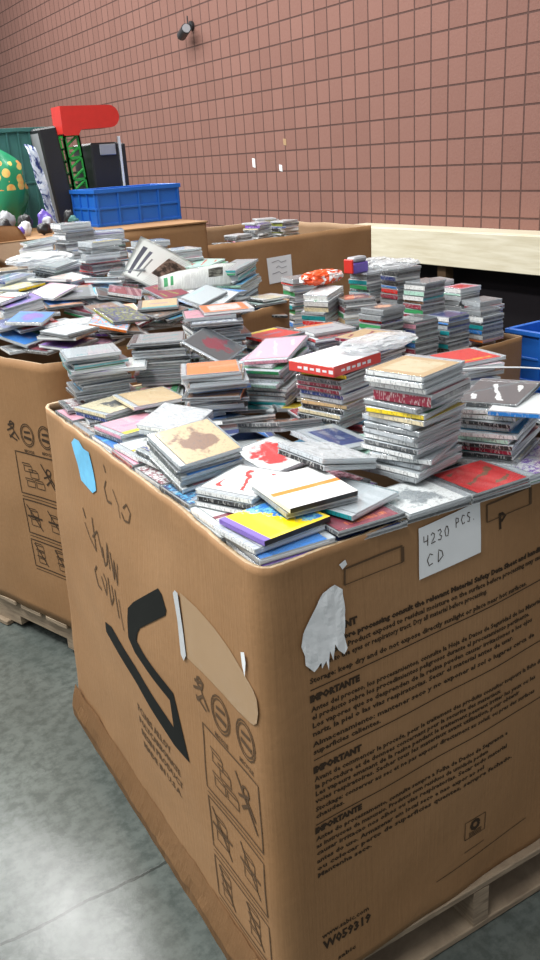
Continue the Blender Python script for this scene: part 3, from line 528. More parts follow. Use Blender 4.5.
[1.0413,3.2375,1.2823,2.623,0.108,0.12,0,[0,10,3,0,0],"white CD with navy edge band in front of the wrapped stack beside the red stack",44],
[1.4103,2.9971,1.2108,1.847,0.294,-0.045,0,[7,15,4,0,17],"maroon CD with olive streaks lying right of the dark pile left of the newspaper",44],
[0.9553,3.5531,1.2715,0.976,0.03,-0.031,0,[19,12,7,19,17],null,0],
[0.8099,3.0573,1.2601,1.842,-0.029,-0.156,0,[0,6,1,0,17],"white CD with red middle line lying behind the purple topped pile at the left edge",44],
[1.0151,3.7215,1.2862,0.139,-0.011,0.01,0,[16,1,5,16,17],"brown CD with cream speckles lying behind the navy pile behind the purple pile",44],
[1.1519,3.3583,1.2627,0.274,0.054,0.125,0,[0,4,7,4,19],"white CD with orange text lines lying right of the wrapped stack beside the red stack",44],
[1.256,3.0391,1.2273,1.126,0.075,0.234,0,[7,8,0,0,19],"plain maroon CD lying in front of the dark pile left of the newspaper",44],
[1.4787,2.8371,1.2016,0.127,0.252,0.157,0,[19,12,0,0,17],"plain grey CD lying behind the back rim stack behind the orange one",44],
[1.5095,3.4497,1.2721,1.176,0.058,0.001,0,[0,5,1,0,17],null,0],
[0.7194,3.6935,1.2773,-0.124,-0.005,-0.036,0,[5,7,4,7,17],null,0],
[0.6938,3.3544,1.2737,0.345,-0.021,-0.027,0,[0,11,1,0,20],null,0],
[1.2482,3.2196,1.2618,2.531,0.046,0.157,0,[13,5,1,20,17],"teal CD with peach middle line lying left of the dark pile left of the newspaper",44],
[1.0945,2.7031,1.2038,0.172,-0.105,0.27,0,[10,15,5,15,17],"navy CD with olive speckles lying in front of the dark pile left of the newspaper",44],
[0.8796,2.6126,1.1966,1.888,0.024,-0.022,0,[0,20,7,19,17],"white CD with silver text lines right of the purple topped pile at the left edge",44],
[2.9646,2.9612,0.7636,0.639,0.038,0.06,0,[9,20,5,9,17],null,0],
[2.9512,2.9542,0.7752,0.251,0.021,0.07,0,[10,16,4,7,17],null,0],
[2.9805,2.9186,0.785,1.225,0.073,0.04,0,[10,18,7,20,19],null,0],
[2.5046,2.8211,0.9675,0.041,0,0,0,[18,0,0,0,18],"plain charcoal CD on top of the pink striped far box stack",28],
[2.5056,2.8168,0.9432,3.241,0,0,1,[8,18,0,8,17],"pink spined CD case, second from top of the pink striped far box stack",28],
[2.506,2.8179,0.9189,0.093,0,0,1,[10,20,0,10,18],"navy spined CD case, third from top of the pink striped far box stack",28],
[2.5154,2.8162,0.8946,0.07,0,0,1,[21,0,0,21,17],"mint spined CD case, fourth from top of the pink striped far box stack",28],
[2.5086,2.8212,0.8834,0.08,0,0,0,[6,3,1,13,0],null,0],
[2.518,2.8262,0.8591,0.042,0,0,1,[7,6,2,11,17],"blue spined CD case, sixth from top of the pink striped far box stack",28],
[2.506,2.8165,0.8348,0.079,0,0,1,[0,3,2,7,17],"maroon spined CD case, seventh from top of the pink striped far box stack",28],
[2.5043,2.8196,0.8105,0.158,0,0,1,[17,19,1,17,19],null,0],
[2.5078,2.8189,0.7993,0.051,0,0,0,[10,20,1,18,20],null,0],
[2.7083,2.8336,0.9409,0.13,0,0,1,[10,0,0,0,10],"plain navy CD on top of the blue striped far box stack",2],
[2.7059,2.8277,0.9297,0.079,0,0,0,[11,10,0,11,17],"blue spined CD case, second from top of the blue striped far box stack",2],
[2.7132,2.8349,0.9054,3.184,0,0,1,[20,10,0,20,10],"silver spined CD case, third from top of the blue striped far box stack",2],
[2.7098,2.8335,0.8811,3.283,0,0,1,[13,10,0,13,17],"teal spined CD case, fourth from top of the blue striped far box stack",2],
[2.7067,2.8303,0.8568,3.109,0,0,1,[16,8,2,18,17],"charcoal spined CD case, fifth from top of the blue striped far box stack",2],
[2.7048,2.8325,0.8456,0.071,0,0,0,[17,20,7,19,17],null,0],
[2.7093,2.8312,0.8213,0.091,0,0,1,[13,8,7,13,17],"teal spined CD case, seventh from top of the blue striped far box stack",2],
[2.7143,2.8337,0.797,3.281,0,0,1,[2,21,3,17,0],"black spined CD case, eighth from top of the blue striped far box stack",2],
[2.9412,2.8645,0.929,0.084,0,0,1,[18,19,0,19,18],"plain charcoal CD on top of the orange footed far box stack",23],
[2.9417,2.8449,0.9047,0.05,0,0,1,[20,17,0,0,17],"white spined CD case, second from top of the orange footed far box stack",23],
[2.936,2.8499,0.8935,0.038,0,0,0,[18,19,0,18,17],null,0],
[2.9396,2.8457,0.8692,0.075,0,0,1,[13,11,0,13,17],"teal spined CD case, fourth from top of the orange footed far box stack",23],
[2.9455,2.852,0.8449,3.178,0,0,1,[11,13,0,11,17],"blue spined CD case, fifth from top of the orange footed far box stack",23],
[2.9462,2.846,0.8206,0.029,0,0,1,[0,6,0,0,18],"white spined CD case, sixth from top of the orange footed far box stack",23],
[2.94,2.8414,0.8094,3.191,0,0,0,[4,6,0,4,7],"orange spined CD case, seventh from top of the orange footed far box stack",23],
[3.0329,2.9454,0.9501,3.113,0,0,1,[19,18,0,20,19],"plain grey CD on top of the brown stack at the far box corner",4],
[3.0362,2.9321,0.9258,3.164,0,0,1,[7,16,0,7,19],null,0],
[3.0377,2.9394,0.9015,3.282,0,0,1,[16,19,0,16,18],null,0],
[3.0274,2.9421,0.8903,3.208,0,0,0,[18,7,0,7,17],null,0],
[3.0403,2.9439,0.866,0.002,0,0,1,[2,13,2,19,17],null,0],
[3.0268,2.9442,0.8417,3.137,0,0,1,[13,6,6,11,17],null,0],
[3.0368,2.941,0.8174,0.06,0,0,1,[10,8,3,10,18],null,0],
[3.0339,2.9365,0.8062,0.056,0,0,0,[10,17,4,10,0],null,0],
[2.7162,2.9917,1.0869,0.132,0,0,0,[19,20,0,19,19],"plain grey CD on top of the green striped far box stack",13],
[2.7146,2.9986,1.0626,0.137,0,0,1,[18,0,0,0,18],"white spined CD case, second from top of the green striped far box stack",13],
[2.7084,2.9931,1.0383,0.121,0,0,1,[14,18,0,21,17],"mint spined CD case, third from top of the green striped far box stack",13],
[2.7108,3.0016,1.014,3.266,0,0,1,[13,0,0,0,13],"white spined CD case, fourth from top of the green striped far box stack",13],
[2.7184,3.0016,1.0028,0.073,0,0,0,[16,7,0,16,17],"brown spined CD case, fifth from top of the green striped far box stack",13],
[2.7092,2.9965,0.9785,-0.001,0,0,1,[7,16,0,7,17],"maroon spined CD case, sixth from top of the green striped far box stack",13],
[2.7124,2.9963,0.9542,0.065,0,0,1,[18,15,2,14,18],"green spined CD case, seventh from top of the green striped far box stack",13],
[2.7118,2.9985,0.9299,0.129,0,0,1,[10,19,7,7,19],null,0],
[2.7138,2.9907,0.9187,0.026,0,0,0,[10,2,4,13,18],null,0],
[2.7091,2.9976,0.8944,0.076,0,0,1,[0,18,5,17,19],null,0],
[2.7039,3.0008,0.8701,0.097,0,0,1,[16,1,6,16,20],null,0],
[2.7091,3.002,0.8458,3.169,0,0,1,[17,0,1,17,20],null,0],
[2.7096,3.0069,0.8346,0.18,0,0,0,[6,18,4,19,18],null,0],
[3.0314,3.0819,1.0001,3.185,0,0,1,[8,6,6,0,20],"pink CD with red square on top of the pink topped stack below the wooden ledge",29],
[3.026,3.083,0.9889,0.092,0,0,0,[21,20,0,21,20],"mint spined CD case, second from top of the pink topped stack below the wooden ledge",29],
[3.0214,3.0789,0.9646,0.129,0,0,1,[18,20,0,20,18],"silver spined CD case, third from top of the pink topped stack below the wooden ledge",29],
[3.0275,3.0797,0.9403,3.143,0,0,1,[19,18,0,19,17],"grey spined CD case, fourth from top of the pink topped stack below the wooden ledge",29],
[3.0251,3.0716,0.916,3.21,0,0,1,[19,16,0,19,18],"grey spined CD case, fifth from top of the pink topped stack below the wooden ledge",29],
[3.0261,3.0795,0.9048,0.018,0,0,0,[6,14,1,20,18],null,0],
[3.0298,3.0839,0.8805,3.193,0,0,1,[10,8,1,18,19],null,0],
[3.0241,3.0783,0.8562,3.259,0,0,1,[11,13,5,13,18],null,0],
[3.0266,3.0801,0.8319,3.075,0,0,1,[18,21,0,6,20],null,0],
[3.0243,3.0823,0.8207,0.011,0,0,0,[0,17,5,20,18],null,0],
[2.3137,2.8119,1.0302,0.169,0,0,1,[18,5,2,19,19],"charcoal CD with peach blot on top of the grey block of the far box",14],
[2.3076,2.8194,1.0059,3.304,0,0,1,[19,18,0,19,19],"grey spined CD case, second from top of the grey block of the far box",14],
[2.316,2.8301,0.9947,3.354,0,0,0,[6,13,4,6,17],"red spined CD case, third from top of the grey block of the far box",14],
[2.3044,2.8115,0.9704,0.12,0,0,1,[11,8,5,14,17],"green spined CD case, fourth from top of the grey block of the far box",14],
[2.3102,2.8225,0.9461,0.149,0,0,1,[14,2,2,20,17],null,0],
[2.3141,2.8119,0.9218,0.136,0,0,1,[14,16,4,19,20],null,0],
[2.3117,2.819,0.9106,0.128,0,0,0,[0,12,0,18,0],null,0],
[2.3153,2.8214,0.8863,0.41,0,0,1,[11,20,0,18,20],null,0],
[2.3021,2.8238,0.862,3.28,0,0,1,[7,10,1,17,18],null,0],
[2.315,2.8214,0.8377,3.401,0,0,1,[6,7,7,7,17],null,0],
[2.3098,2.823,0.8265,3.342,0,0,0,[0,3,0,17,0],null,0],
[2.3163,2.8136,0.8022,0.312,0,0,1,[20,8,4,20,20],null,0],
[2.2207,3.1071,1.0839,0.405,0.16,0,1,[0,20,0,0,20],"plain white CD on top of the leaning stack beside the orange bag",16],
[2.2129,3.0949,1.0593,3.559,-0.16,0,1,[0,14,1,0,18],"white spined CD case, second from top of the leaning stack beside the orange bag",16],
[2.2171,3.1039,1.0347,3.594,-0.16,0,1,[1,18,0,1,18],"cream spined CD case, third from top of the leaning stack beside the orange bag",16],
[2.2052,3.1077,1.0234,3.484,-0.16,0,0,[20,9,0,20,10],"silver spined CD case, fourth from top of the leaning stack beside the orange bag",16],
[2.2087,3.1114,0.9988,0.408,0.16,0,1,[13,3,0,13,20],"teal spined CD case, fifth from top of the leaning stack beside the orange bag",16],
[2.2118,3.1069,0.9742,0.309,0.16,0,1,[6,21,5,6,20],"red spined CD case, sixth from top of the leaning stack beside the orange bag",16],
[2.2102,3.092,0.9496,3.502,-0.16,0,1,[7,15,3,20,18],null,0],
[2.2128,3.1069,0.9382,0.363,0.16,0,0,[11,6,4,13,17],null,0],
[2.2074,3.112,0.9136,0.304,0.16,0,1,[9,0,4,14,18],null,0],
[2.2115,3.1066,0.889,3.413,-0.16,0,1,[10,17,6,11,19],null,0],
[2.2145,3.1066,0.8644,0.338,0.16,0,1,[14,5,7,18,17],null,0],
[2.2175,3.0978,0.853,0.32,0.16,0,0,[10,0,2,17,19],null,0],
[2.2338,3.1127,0.8284,0.349,0.16,0,1,[10,19,6,19,20],null,0],
[2.7451,3.1933,1.1327,3.155,0,0,0,[20,0,0,20,20],null,0],
[2.7433,3.1977,1.1084,3.206,0,0,1,[0,13,2,18,17],"charcoal spined CD case, second from top of the pale heap below the ledge end",24],
[2.7416,3.1999,1.0841,-0.079,0,0,1,[10,0,4,10,0],"navy spined CD case, third from top of the pale heap below the ledge end",24],
[2.7479,3.1988,1.0598,3.119,0,0,1,[6,21,7,17,17],"black spined CD case, fourth from top of the pale heap below the ledge end",24],
[2.7466,3.2034,1.0486,3.093,0,0,0,[9,21,5,11,0],null,0],
[2.7429,3.1959,1.0243,3.117,0,0,1,[10,17,1,6,18],"red spined CD case, sixth from top of the pale heap below the ledge end",24],
[2.7385,3.1969,1.0,3.171,0,0,1,[7,14,5,7,19],"maroon spined CD case, seventh from top of the pale heap below the ledge end",24],
[2.7458,3.2081,0.9757,-0.007,0,0,1,[0,20,5,19,19],"grey spined CD case, eighth from top of the pale heap below the ledge end",24],
[2.7461,3.2066,0.9645,-0.01,0,0,0,[0,6,0,0,19],null,0],
[2.739,3.2082,0.9402,-0.009,0,0,1,[17,2,1,18,0],null,0],
[2.7429,3.1999,0.9159,3.114,0,0,1,[18,15,0,14,18],null,0],
[2.7381,3.1967,0.8916,0.028,0,0,1,[9,8,3,9,19],null,0],
[2.7447,3.1996,0.8804,0.013,0,0,0,[7,2,0,18,20],null,0],
[2.74,3.1978,0.8561,-0.103,0,0,1,[19,20,5,14,20],null,0],
[2.7398,3.203,0.8318,-0.014,0,0,1,[14,3,7,7,17],null,0],
[2.3119,2.9988,1.0534,2.815,0,0,1,[16,5,2,18,17],"brown CD with peach blot on top of the brown flecked pile under the purple packet",3],
[2.3174,2.9979,1.0422,-0.283,0,0,0,[19,13,7,20,0],"silver spined CD case, second from top of the brown flecked pile under the purple packet",3],
[2.3197,3.001,1.0179,2.75,0,0,1,[6,2,3,7,17],"maroon spined CD case, third from top of the brown flecked pile under the purple packet",3],
[2.317,3.0049,0.9936,-0.388,0,0,1,[16,15,6,14,0],"green spined CD case, fourth from top of the brown flecked pile under the purple packet",3],
[2.3143,2.9986,0.9693,2.794,0,0,1,[2,5,2,2,20],"tan spined CD case, fifth from top of the brown flecked pile under the purple packet",3],
[2.316,2.9971,0.9581,2.731,0,0,0,[6,3,0,13,19],null,0],
[2.3258,3.0065,0.9338,-0.376,0,0,1,[18,4,7,14,17],null,0],
[2.3133,2.9992,0.9095,-0.362,0,0,1,[17,5,4,13,0],null,0],
[2.3072,2.9971,0.8852,-0.281,0,0,1,[17,7,3,20,19],null,0],
[2.3308,3.0055,0.874,2.771,0,0,0,[7,3,1,14,20],null,0],
[2.3157,2.9962,0.8497,-0.37,0,0,1,[9,13,3,19,18],null,0],
[2.3135,2.9968,0.8254,-0.405,0,0,1,[7,11,0,19,17],null,0],
[3.0182,3.2559,1.019,-0.171,0,0,1,[19,20,0,20,19],null,0],
[3.0109,3.2688,0.9947,-0.105,0,0,1,[14,0,3,11,18],null,0],
[3.0158,3.2646,0.9835,-0.132,0,0,0,[9,21,4,0,17],null,0],
[3.014,3.2617,0.9592,3.063,0,0,1,[17,9,0,19,0],null,0],
[3.0127,3.2596,0.9349,-0.047,0,0,1,[16,20,5,17,17],null,0],
[3.0139,3.262,0.9106,2.992,0,0,1,[7,19,1,7,17],null,0],
[3.0085,3.2593,0.8994,-0.056,0,0,0,[18,0,1,18,0],null,0],
[3.0103,3.2577,0.8751,-0.088,0,0,1,[19,9,7,7,20],null,0],
[3.0119,3.2608,0.8508,3.173,0,0,1,[10,9,6,6,19],null,0],
[3.0106,3.2609,0.8265,-0.105,0,0,1,[7,14,4,14,18],null,0],
[2.098,2.7932,0.9312,3.57,-0.16,0,1,[10,3,1,3,10],null,0],
[2.1058,2.7937,0.9066,0.452,0.16,0,1,[13,3,4,20,17],null,0],
[2.1092,2.7973,0.882,0.455,0.16,0,1,[9,14,4,18,17],null,0],
[2.1063,2.7971,0.8706,0.309,0.16,0,0,[6,17,4,14,19],null,0],
[2.1087,2.7944,0.846,0.495,0.16,0,1,[2,3,7,7,19],null,0],
[2.1028,2.7916,0.8214,3.618,-0.16,0,1,[13,3,3,18,19],null,0],
[2.0993,2.7877,0.7968,0.409,0.16,0,1,[0,1,1,17,18],null,0],
[2.6798,3.3678,1.1076,0.117,0,0,0,[20,0,0,20,20],"plain silver CD on top of the far pale stack behind the purple packet",9],
[2.6909,3.3733,1.0833,0.069,0,0,1,[19,14,6,19,17],"grey spined CD case, second from top of the far pale stack behind the purple packet",9],
[2.6858,3.3815,1.059,0.156,0,0,1,[7,11,5,13,0],"teal spined CD case, third from top of the far pale stack behind the purple packet",9],
[2.6895,3.3755,1.0347,3.215,0,0,1,[18,9,7,14,18],"green spined CD case, fourth from top of the far pale stack behind the purple packet",9],
[2.6932,3.3824,1.0235,0.2,0,0,0,[9,5,6,18,19],null,0],
[2.682,3.3778,0.9992,3.447,0,0,1,[13,18,1,20,19],"silver spined CD case, sixth from top of the far pale stack behind the purple packet",9],
[2.6802,3.3787,0.9749,3.347,0,0,1,[19,11,0,18,0],null,0],
[2.6813,3.3932,0.9506,0.262,0,0,1,[10,17,5,18,17],null,0],
[2.6846,3.3756,0.9394,0.2,0,0,0,[17,12,0,7,20],null,0],
[2.6882,3.3793,0.9151,0.058,0,0,1,[11,14,2,20,17],null,0],
[2.6976,3.3717,0.8908,3.371,0,0,1,[20,19,2,18,19],null,0],
[2.689,3.3717,0.8665,3.273,0,0,1,[10,20,3,19,18],null,0],
[2.6832,3.3795,0.8553,3.288,0,0,0,[18,16,6,6,19],null,0],
[2.6727,3.3764,0.831,0.065,0,0,1,[18,6,5,18,17],null,0],
[2.3273,3.4443,1.1029,3.026,0,0,1,[19,10,0,20,19],"plain grey CD on top of the far stack beside the box corner",11],
[2.3336,3.4563,1.0917,3.029,0,0,0,[13,11,7,6,0],null,0],
[2.3316,3.4514,1.0674,2.834,0,0,1,[13,7,4,0,20],"white spined CD case, third from top of the far stack beside the box corner",11],
[2.3372,3.4487,1.0431,-0.122,0,0,1,[11,18,2,14,17],"green spined CD case, fourth from top of the far stack beside the box corner",11],
[2.3338,3.4529,1.0188,-0.038,0,0,1,[11,4,5,18,20],"charcoal spined CD case, fifth from top of the far stack beside the box corner",11],
[2.329,3.4506,1.0076,-0.027,0,0,0,[9,6,0,17,18],null,0],
[2.3238,3.4537,0.9833,-0.144,0,0,1,[6,4,6,13,18],null,0],
[2.3389,3.4513,0.959,-0.145,0,0,1,[20,6,6,14,19],null,0],
[2.3312,3.4495,0.9347,2.938,0,0,1,[2,0,3,19,0],null,0],
[2.3318,3.4529,0.9235,3.027,0,0,0,[11,3,1,17,20],null,0],
[2.3295,3.4478,0.8992,-0.239,0,0,1,[11,17,6,11,20],null,0],
[2.3348,3.4591,0.8749,-0.195,0,0,1,[6,7,6,19,20],null,0],
[2.3295,3.4512,0.8506,2.977,0,0,1,[19,16,6,18,20],null,0],
[2.329,3.457,0.8394,3.091,0,0,0,[11,16,0,0,18],null,0],
[2.9936,5.1571,1.1807,0.272,0,0,0,[20,0,0,20,20],null,0],
[2.9953,5.1557,1.1564,0.166,0,0,1,[9,18,3,18,17],"charcoal spined CD case, second from top of the low silver stack inside the labelled box",18],
[3.0055,5.1487,1.1452,3.09,0,0,0,[17,8,2,8,18],null,0],
[3.0133,5.1281,1.1209,0.177,0,0,1,[0,6,3,0,17],null,0],
[3.008,5.1591,1.1097,3.11,0,0,0,[16,11,6,16,17],null,0],
[2.9973,5.162,1.0985,0.106,0,0,0,[20,3,0,18,17],null,0],
[3.0068,5.1596,1.0873,0.031,0,0,0,[6,21,1,0,18],null,0],
[3.0214,5.1195,1.0761,-0.015,0,0,0,[7,14,7,14,0],null,0],
[3.3354,5.3593,1.25,-0.301,0,0,0,[20,0,0,20,20],null,0],
[3.3628,5.3665,1.2257,-0.257,0,0,1,[18,14,5,0,19],null,0],
[3.3532,5.3476,1.2145,0.013,0,0,0,[3,18,6,3,17],null,0],
[3.3634,5.3437,1.1902,-0.298,0,0,1,[6,3,2,0,19],null,0],
[3.3491,5.3557,1.179,-0.074,0,0,0,[21,11,6,19,17],null,0],
[3.3391,5.3362,1.1678,-0.255,0,0,0,[0,7,7,17,19],null,0],
[3.3501,5.3543,1.1566,-0.201,0,0,0,[4,17,7,17,0],null,0],
[3.3479,5.3537,1.1454,-0.275,0,0,0,[16,13,0,13,0],null,0],
[3.3341,5.3558,1.1342,2.839,0,0,0,[0,4,1,4,17],null,0],
[3.3486,5.3421,1.123,-0.237,0,0,0,[0,21,7,21,17],null,0],
[3.3439,5.3442,1.1118,0.059,0,0,0,[19,0,7,19,19],null,0],
[3.3559,5.3368,1.1006,-0.108,0,0,0,[11,0,6,18,19],null,0],
[3.3607,5.3654,1.0894,-0.004,0,0,0,[6,14,1,18,17],null,0],
[3.3403,5.3383,1.0782,3.052,0,0,0,[6,8,7,0,19],null,0],
[3.3598,5.347,1.067,-0.335,0,0,0,[18,0,2,0,18],null,0],
[3.3339,5.0992,1.243,0.191,0,0,0,[20,0,0,20,20],null,0],
[3.3475,5.1039,1.2187,0.055,0,0,1,[9,15,2,15,17],"olive spined CD case, second from top of the rightmost stack inside the labelled box",32],
[3.3341,5.0898,1.2075,0.324,0,0,0,[10,4,1,10,0],null,0],
[3.3407,5.0992,1.1832,-0.057,0,0,1,[0,8,3,17,0],"black spined CD case, fourth from top of the rightmost stack inside the labelled box",32],
[3.3439,5.1106,1.172,3.328,0,0,0,[10,15,1,15,20],null,0],
[3.34,5.1038,1.1608,-0.016,0,0,0,[4,6,4,0,17],null,0],
[3.3525,5.1087,1.1496,3.395,0,0,0,[3,15,5,20,20],null,0],
[3.3516,5.1128,1.1384,0.375,0,0,0,[1,11,2,20,0],null,0],
[3.3469,5.1086,1.1272,0.267,0,0,0,[7,20,1,20,20],null,0],
[3.3358,5.1174,1.116,0.167,0,0,0,[10,8,6,18,17],null,0],
[3.3515,5.1052,1.1048,-0.03,0,0,0,[18,8,6,8,18],null,0],
[3.349,5.1044,1.0936,3.157,0,0,0,[6,11,3,11,17],null,0],
[3.3569,5.0955,1.0824,0.012,0,0,0,[6,1,7,17,17],null,0],
[3.3351,5.0864,1.0712,0.226,0,0,0,[3,15,7,17,19],null,0],
[3.1632,5.201,1.2426,0.271,0,0,0,[20,0,0,20,20],null,0],
[3.1777,5.1868,1.2183,0.423,0,0,1,[9,4,7,9,19],null,0],
[3.166,5.1943,1.2071,3.553,0,0,0,[10,1,5,1,20],null,0],
[3.1673,5.1894,1.1828,0.142,0,0,1,[9,19,7,18,19],"charcoal spined CD case, fourth from top of the middle silver stack inside the labelled box",20],
[3.1804,5.1827,1.1716,3.688,0,0,0,[0,12,2,0,0],null,0],
[3.1606,5.2021,1.1604,0.53,0,0,0,[19,9,1,18,17],null,0],
[3.1669,5.1813,1.1492,3.446,0,0,0,[0,6,3,0,18],null,0],
[3.1815,5.2163,1.138,3.669,0,0,0,[7,1,4,19,20],null,0],
[3.1903,5.1878,1.1268,0.342,0,0,0,[0,20,1,0,17],null,0],
[3.1599,5.2052,1.1156,0.619,0,0,0,[5,3,7,18,18],null,0],
[3.1677,5.1964,1.1044,3.803,0,0,0,[3,5,6,17,0],null,0],
[3.1692,5.2048,1.0932,3.348,0,0,0,[18,4,2,19,19],null,0],
[3.1685,5.192,1.082,0.694,0,0,0,[0,11,3,0,0],null,0],
[3.155,5.2097,1.0708,0.078,0,0,0,[0,17,0,0,17],null,0],
[3.1048,5.5561,1.0799,1.88,0.103,-0.043,0,[17,5,7,17,17],null,0],
[3.1764,5.6988,1.0839,-0.745,0.011,-0.069,0,[17,10,6,17,17],null,0]]"""

# ------------------------------------------------------------------ node helpers
def mat(name):
    m = bpy.data.materials.new(name); m.use_nodes = True
    nt = m.node_tree; nt.nodes.clear()
    out = nt.nodes.new('ShaderNodeOutputMaterial')
    b = nt.nodes.new('ShaderNodeBsdfPrincipled'); nt.links.new(b.outputs[0], out.inputs[0])
    return m, nt, b, out
def N(nt, typ, **k):
    n = nt.nodes.new(typ)
    for a, v in k.items():
        if a == 'inp':
            for kk, vv in v.items():
                if isinstance(vv, bpy.types.NodeSocket): nt.links.new(vv, n.inputs[kk])
                else: n.inputs[kk].default_value = vv
        else: setattr(n, a, v)
    return n
def MA(nt, op, a, b=0., c=0.):
    n = nt.nodes.new('ShaderNodeMath'); n.operation = op
    for i, v in enumerate((a, b, c)):
        if isinstance(v, bpy.types.NodeSocket): nt.links.new(v, n.inputs[i])
        else: n.inputs[i].default_value = v
    return n.outputs[0]
def MIX(nt, f, a, b):
    n = nt.nodes.new('ShaderNodeMix'); n.data_type = 'RGBA'
    for s, v in ((0, f), (6, a), (7, b)):
        if isinstance(v, bpy.types.NodeSocket): nt.links.new(v, n.inputs[s])
        else: n.inputs[s].default_value = v if s == 0 else (*v[:3], 1)
    return n.outputs[2]
def NOI(nt, vec, scale, detail=3, rough=.5, dist=0.):
    return N(nt, 'ShaderNodeTexNoise', inp=dict(Vector=vec, Scale=scale, Detail=detail, Roughness=rough, Distortion=dist)).outputs[0]
def OBJC(nt): return N(nt, 'ShaderNodeTexCoord').outputs['Object']
def BUMP(nt, b, h, s, d=.01):
    n = N(nt, 'ShaderNodeBump', inp=dict(Height=h, Strength=s, Distance=d)); nt.links.new(n.outputs[0], b.inputs['Normal'])
def RAMP(nt, f, stops):
    n = nt.nodes.new('ShaderNodeValToRGB'); nt.links.new(f, n.inputs[0]); e = n.color_ramp.elements
    while len(e) < len(stops): e.new(.5)
    for i, (p, c) in enumerate(stops): e[i].position = p; e[i].color = (*c, 1) if len(c) == 3 else c
    return n.outputs[0]
def flat(name, col, rough=.5, spec=.5, var=.12, scale=25, metal=0, coat=0):
    m, nt, b, o = mat(name); v = OBJC(nt)
    f = NOI(nt, v, scale, 4)
    c = MIX(nt, f, [x*(1-var) for x in col], [min(1, x*(1+var)) for x in col])
    nt.links.new(c, b.inputs['Base Color'])
    b.inputs['Roughness'].default_value = rough; b.inputs['Specular IOR Level'].default_value = spec
    b.inputs['Metallic'].default_value = metal; b.inputs['Coat Weight'].default_value = coat
    return m

# ------------------------------------------------------------------ object helpers
def link(name, me, parent=None, m=None):
    o = bpy.data.objects.new(name, me); COL.objects.link(o)
    if m is not None and hasattr(me, 'materials') and not me.materials: me.materials.append(m)
    if parent: o.parent = parent
    return o
def tag(o, label=None, cat=None, group=None, kind=None):
    if label: o['label'] = label
    if cat: o['category'] = cat
    if group: o['group'] = group
    if kind: o['kind'] = kind
    return o
def thing(name, label, cat, loc=(0, 0, 0), rz=0, group=None):
    o = bpy.data.objects.new(name, None); COL.objects.link(o); o.location = loc; o.rotation_euler = (0, 0, rz)
    o.empty_display_size = .05
    return tag(o, label, cat, group)
def bm_mesh(bm, name, smooth=False):
    me = bpy.data.meshes.new(name); bmesh.ops.recalc_face_normals(bm, faces=bm.faces); bm.to_mesh(me); bm.free()
    if smooth:
        for p in me.polygons: p.use_smooth = True
    return me
def bbox(bm, x0, x1, y0, y1, z0, z1, bev=0, mi=0):
    r = bmesh.ops.create_cube(bm, size=1)
    bmesh.ops.scale(bm, verts=r['verts'], vec=(x1-x0, y1-y0, z1-z0))
    bmesh.ops.translate(bm, verts=r['verts'], vec=((x0+x1)/2, (y0+y1)/2, (z0+z1)/2))
    fs = set(f for v in r['verts'] for f in v.link_faces)
    for f in fs: f.material_index = mi
    if bev:
        es = list(set(e for v in r['verts'] for e in v.link_edges))
        g = bmesh.ops.bevel(bm, geom=es, offset=bev, segments=1, affect='EDGES', profile=.5)
        for f in g['faces']: f.material_index = mi
    return r
def box(name, dims, parent=None, m=None, bev=.003, loc=None, rot=None):
    bm = bmesh.new(); bbox(bm, *dims, bev=bev)
    o = link(name, bm_mesh(bm, name), parent, m)
    if loc: o.location = loc
    if rot: o.rotation_euler = rot
    return o
def cyl(bm, p, q, r, r2=None, seg=14):
    p, q = Vector(p), Vector(q); d = q-p
    g = bmesh.ops.create_cone(bm, cap_ends=True, segments=seg, radius1=r, radius2=r if r2 is None else r2, depth=d.length)
    mt = Matrix.Translation((p+q)/2) @ d.to_track_quat('Z', 'Y').to_matrix().to_4x4()
    bmesh.ops.transform(bm, verts=g['verts'], matrix=mt)
def poly_extrude(bm, pts, th, fn):
    """pts: 2D outline; fn(a,b,off) -> world"""
    n = len(pts)
    top = [bm.verts.new(fn(a, b, th)) for a, b in pts]; bot = [bm.verts.new(fn(a, b, 0)) for a, b in pts]
    try: bm.faces.new(top); bm.faces.new(bot[::-1])
    except Exception: pass
    for i in range(n): bm.faces.new((bot[i], bot[(i+1) % n], top[(i+1) % n], top[i]))

# ------------------------------------------------------------------ materials
def cardboard(name, c1, c2, edge=False):
    m, nt, b, o = mat(name); v = OBJC(nt)
    big = NOI(nt, v, 2.2, 4); fine = NOI(nt, v, 60, 3, .6)
    mp = N(nt, 'ShaderNodeMapping', inp=dict(Vector=v)); mp.inputs['Scale'].default_value = (90, 90, 4)
    flute = NOI(nt, mp.outputs[0], 1.5, 2)
    c = MIX(nt, RAMP(nt, big, [(.35, (0, 0, 0)), (.68, (1, 1, 1))]), c1, c2)
    c = MIX(nt, MA(nt, 'MULTIPLY', fine, .35), c, [x*.6 for x in c1])
    nt.links.new(c, b.inputs['Base Color']); b.inputs['Roughness'].default_value = .62
    b.inputs['Specular IOR Level'].default_value = .25
    h = MA(nt, 'ADD', MA(nt, 'MULTIPLY', flute, .5), MA(nt, 'ADD', MA(nt, 'MULTIPLY', big, 3), MA(nt, 'MULTIPLY', fine, .35 if not edge else 2.)))
    BUMP(nt, b, h, .55 if not edge else 1, .004)
    return m
M = {}
M['card'] = cardboard('cardboard', (.315, .170, .075), (.365, .208, .100))
M['card_front'] = cardboard('cardboard_front', (.315, .170, .075), (.365, .208, .100))
M['card_edge'] = cardboard('cardboard_torn_edge', (.42, .30, .18), (.52, .40, .26), True)
M['card_in'] = cardboard('cardboard_inside', (.27, .165, .09), (.33, .21, .12))
M['ink'] = flat('dark_ink', (.045, .028, .016), .7, .2)
M['ink_brown'] = flat('brown_ink', (.10, .06, .032), .7, .2)
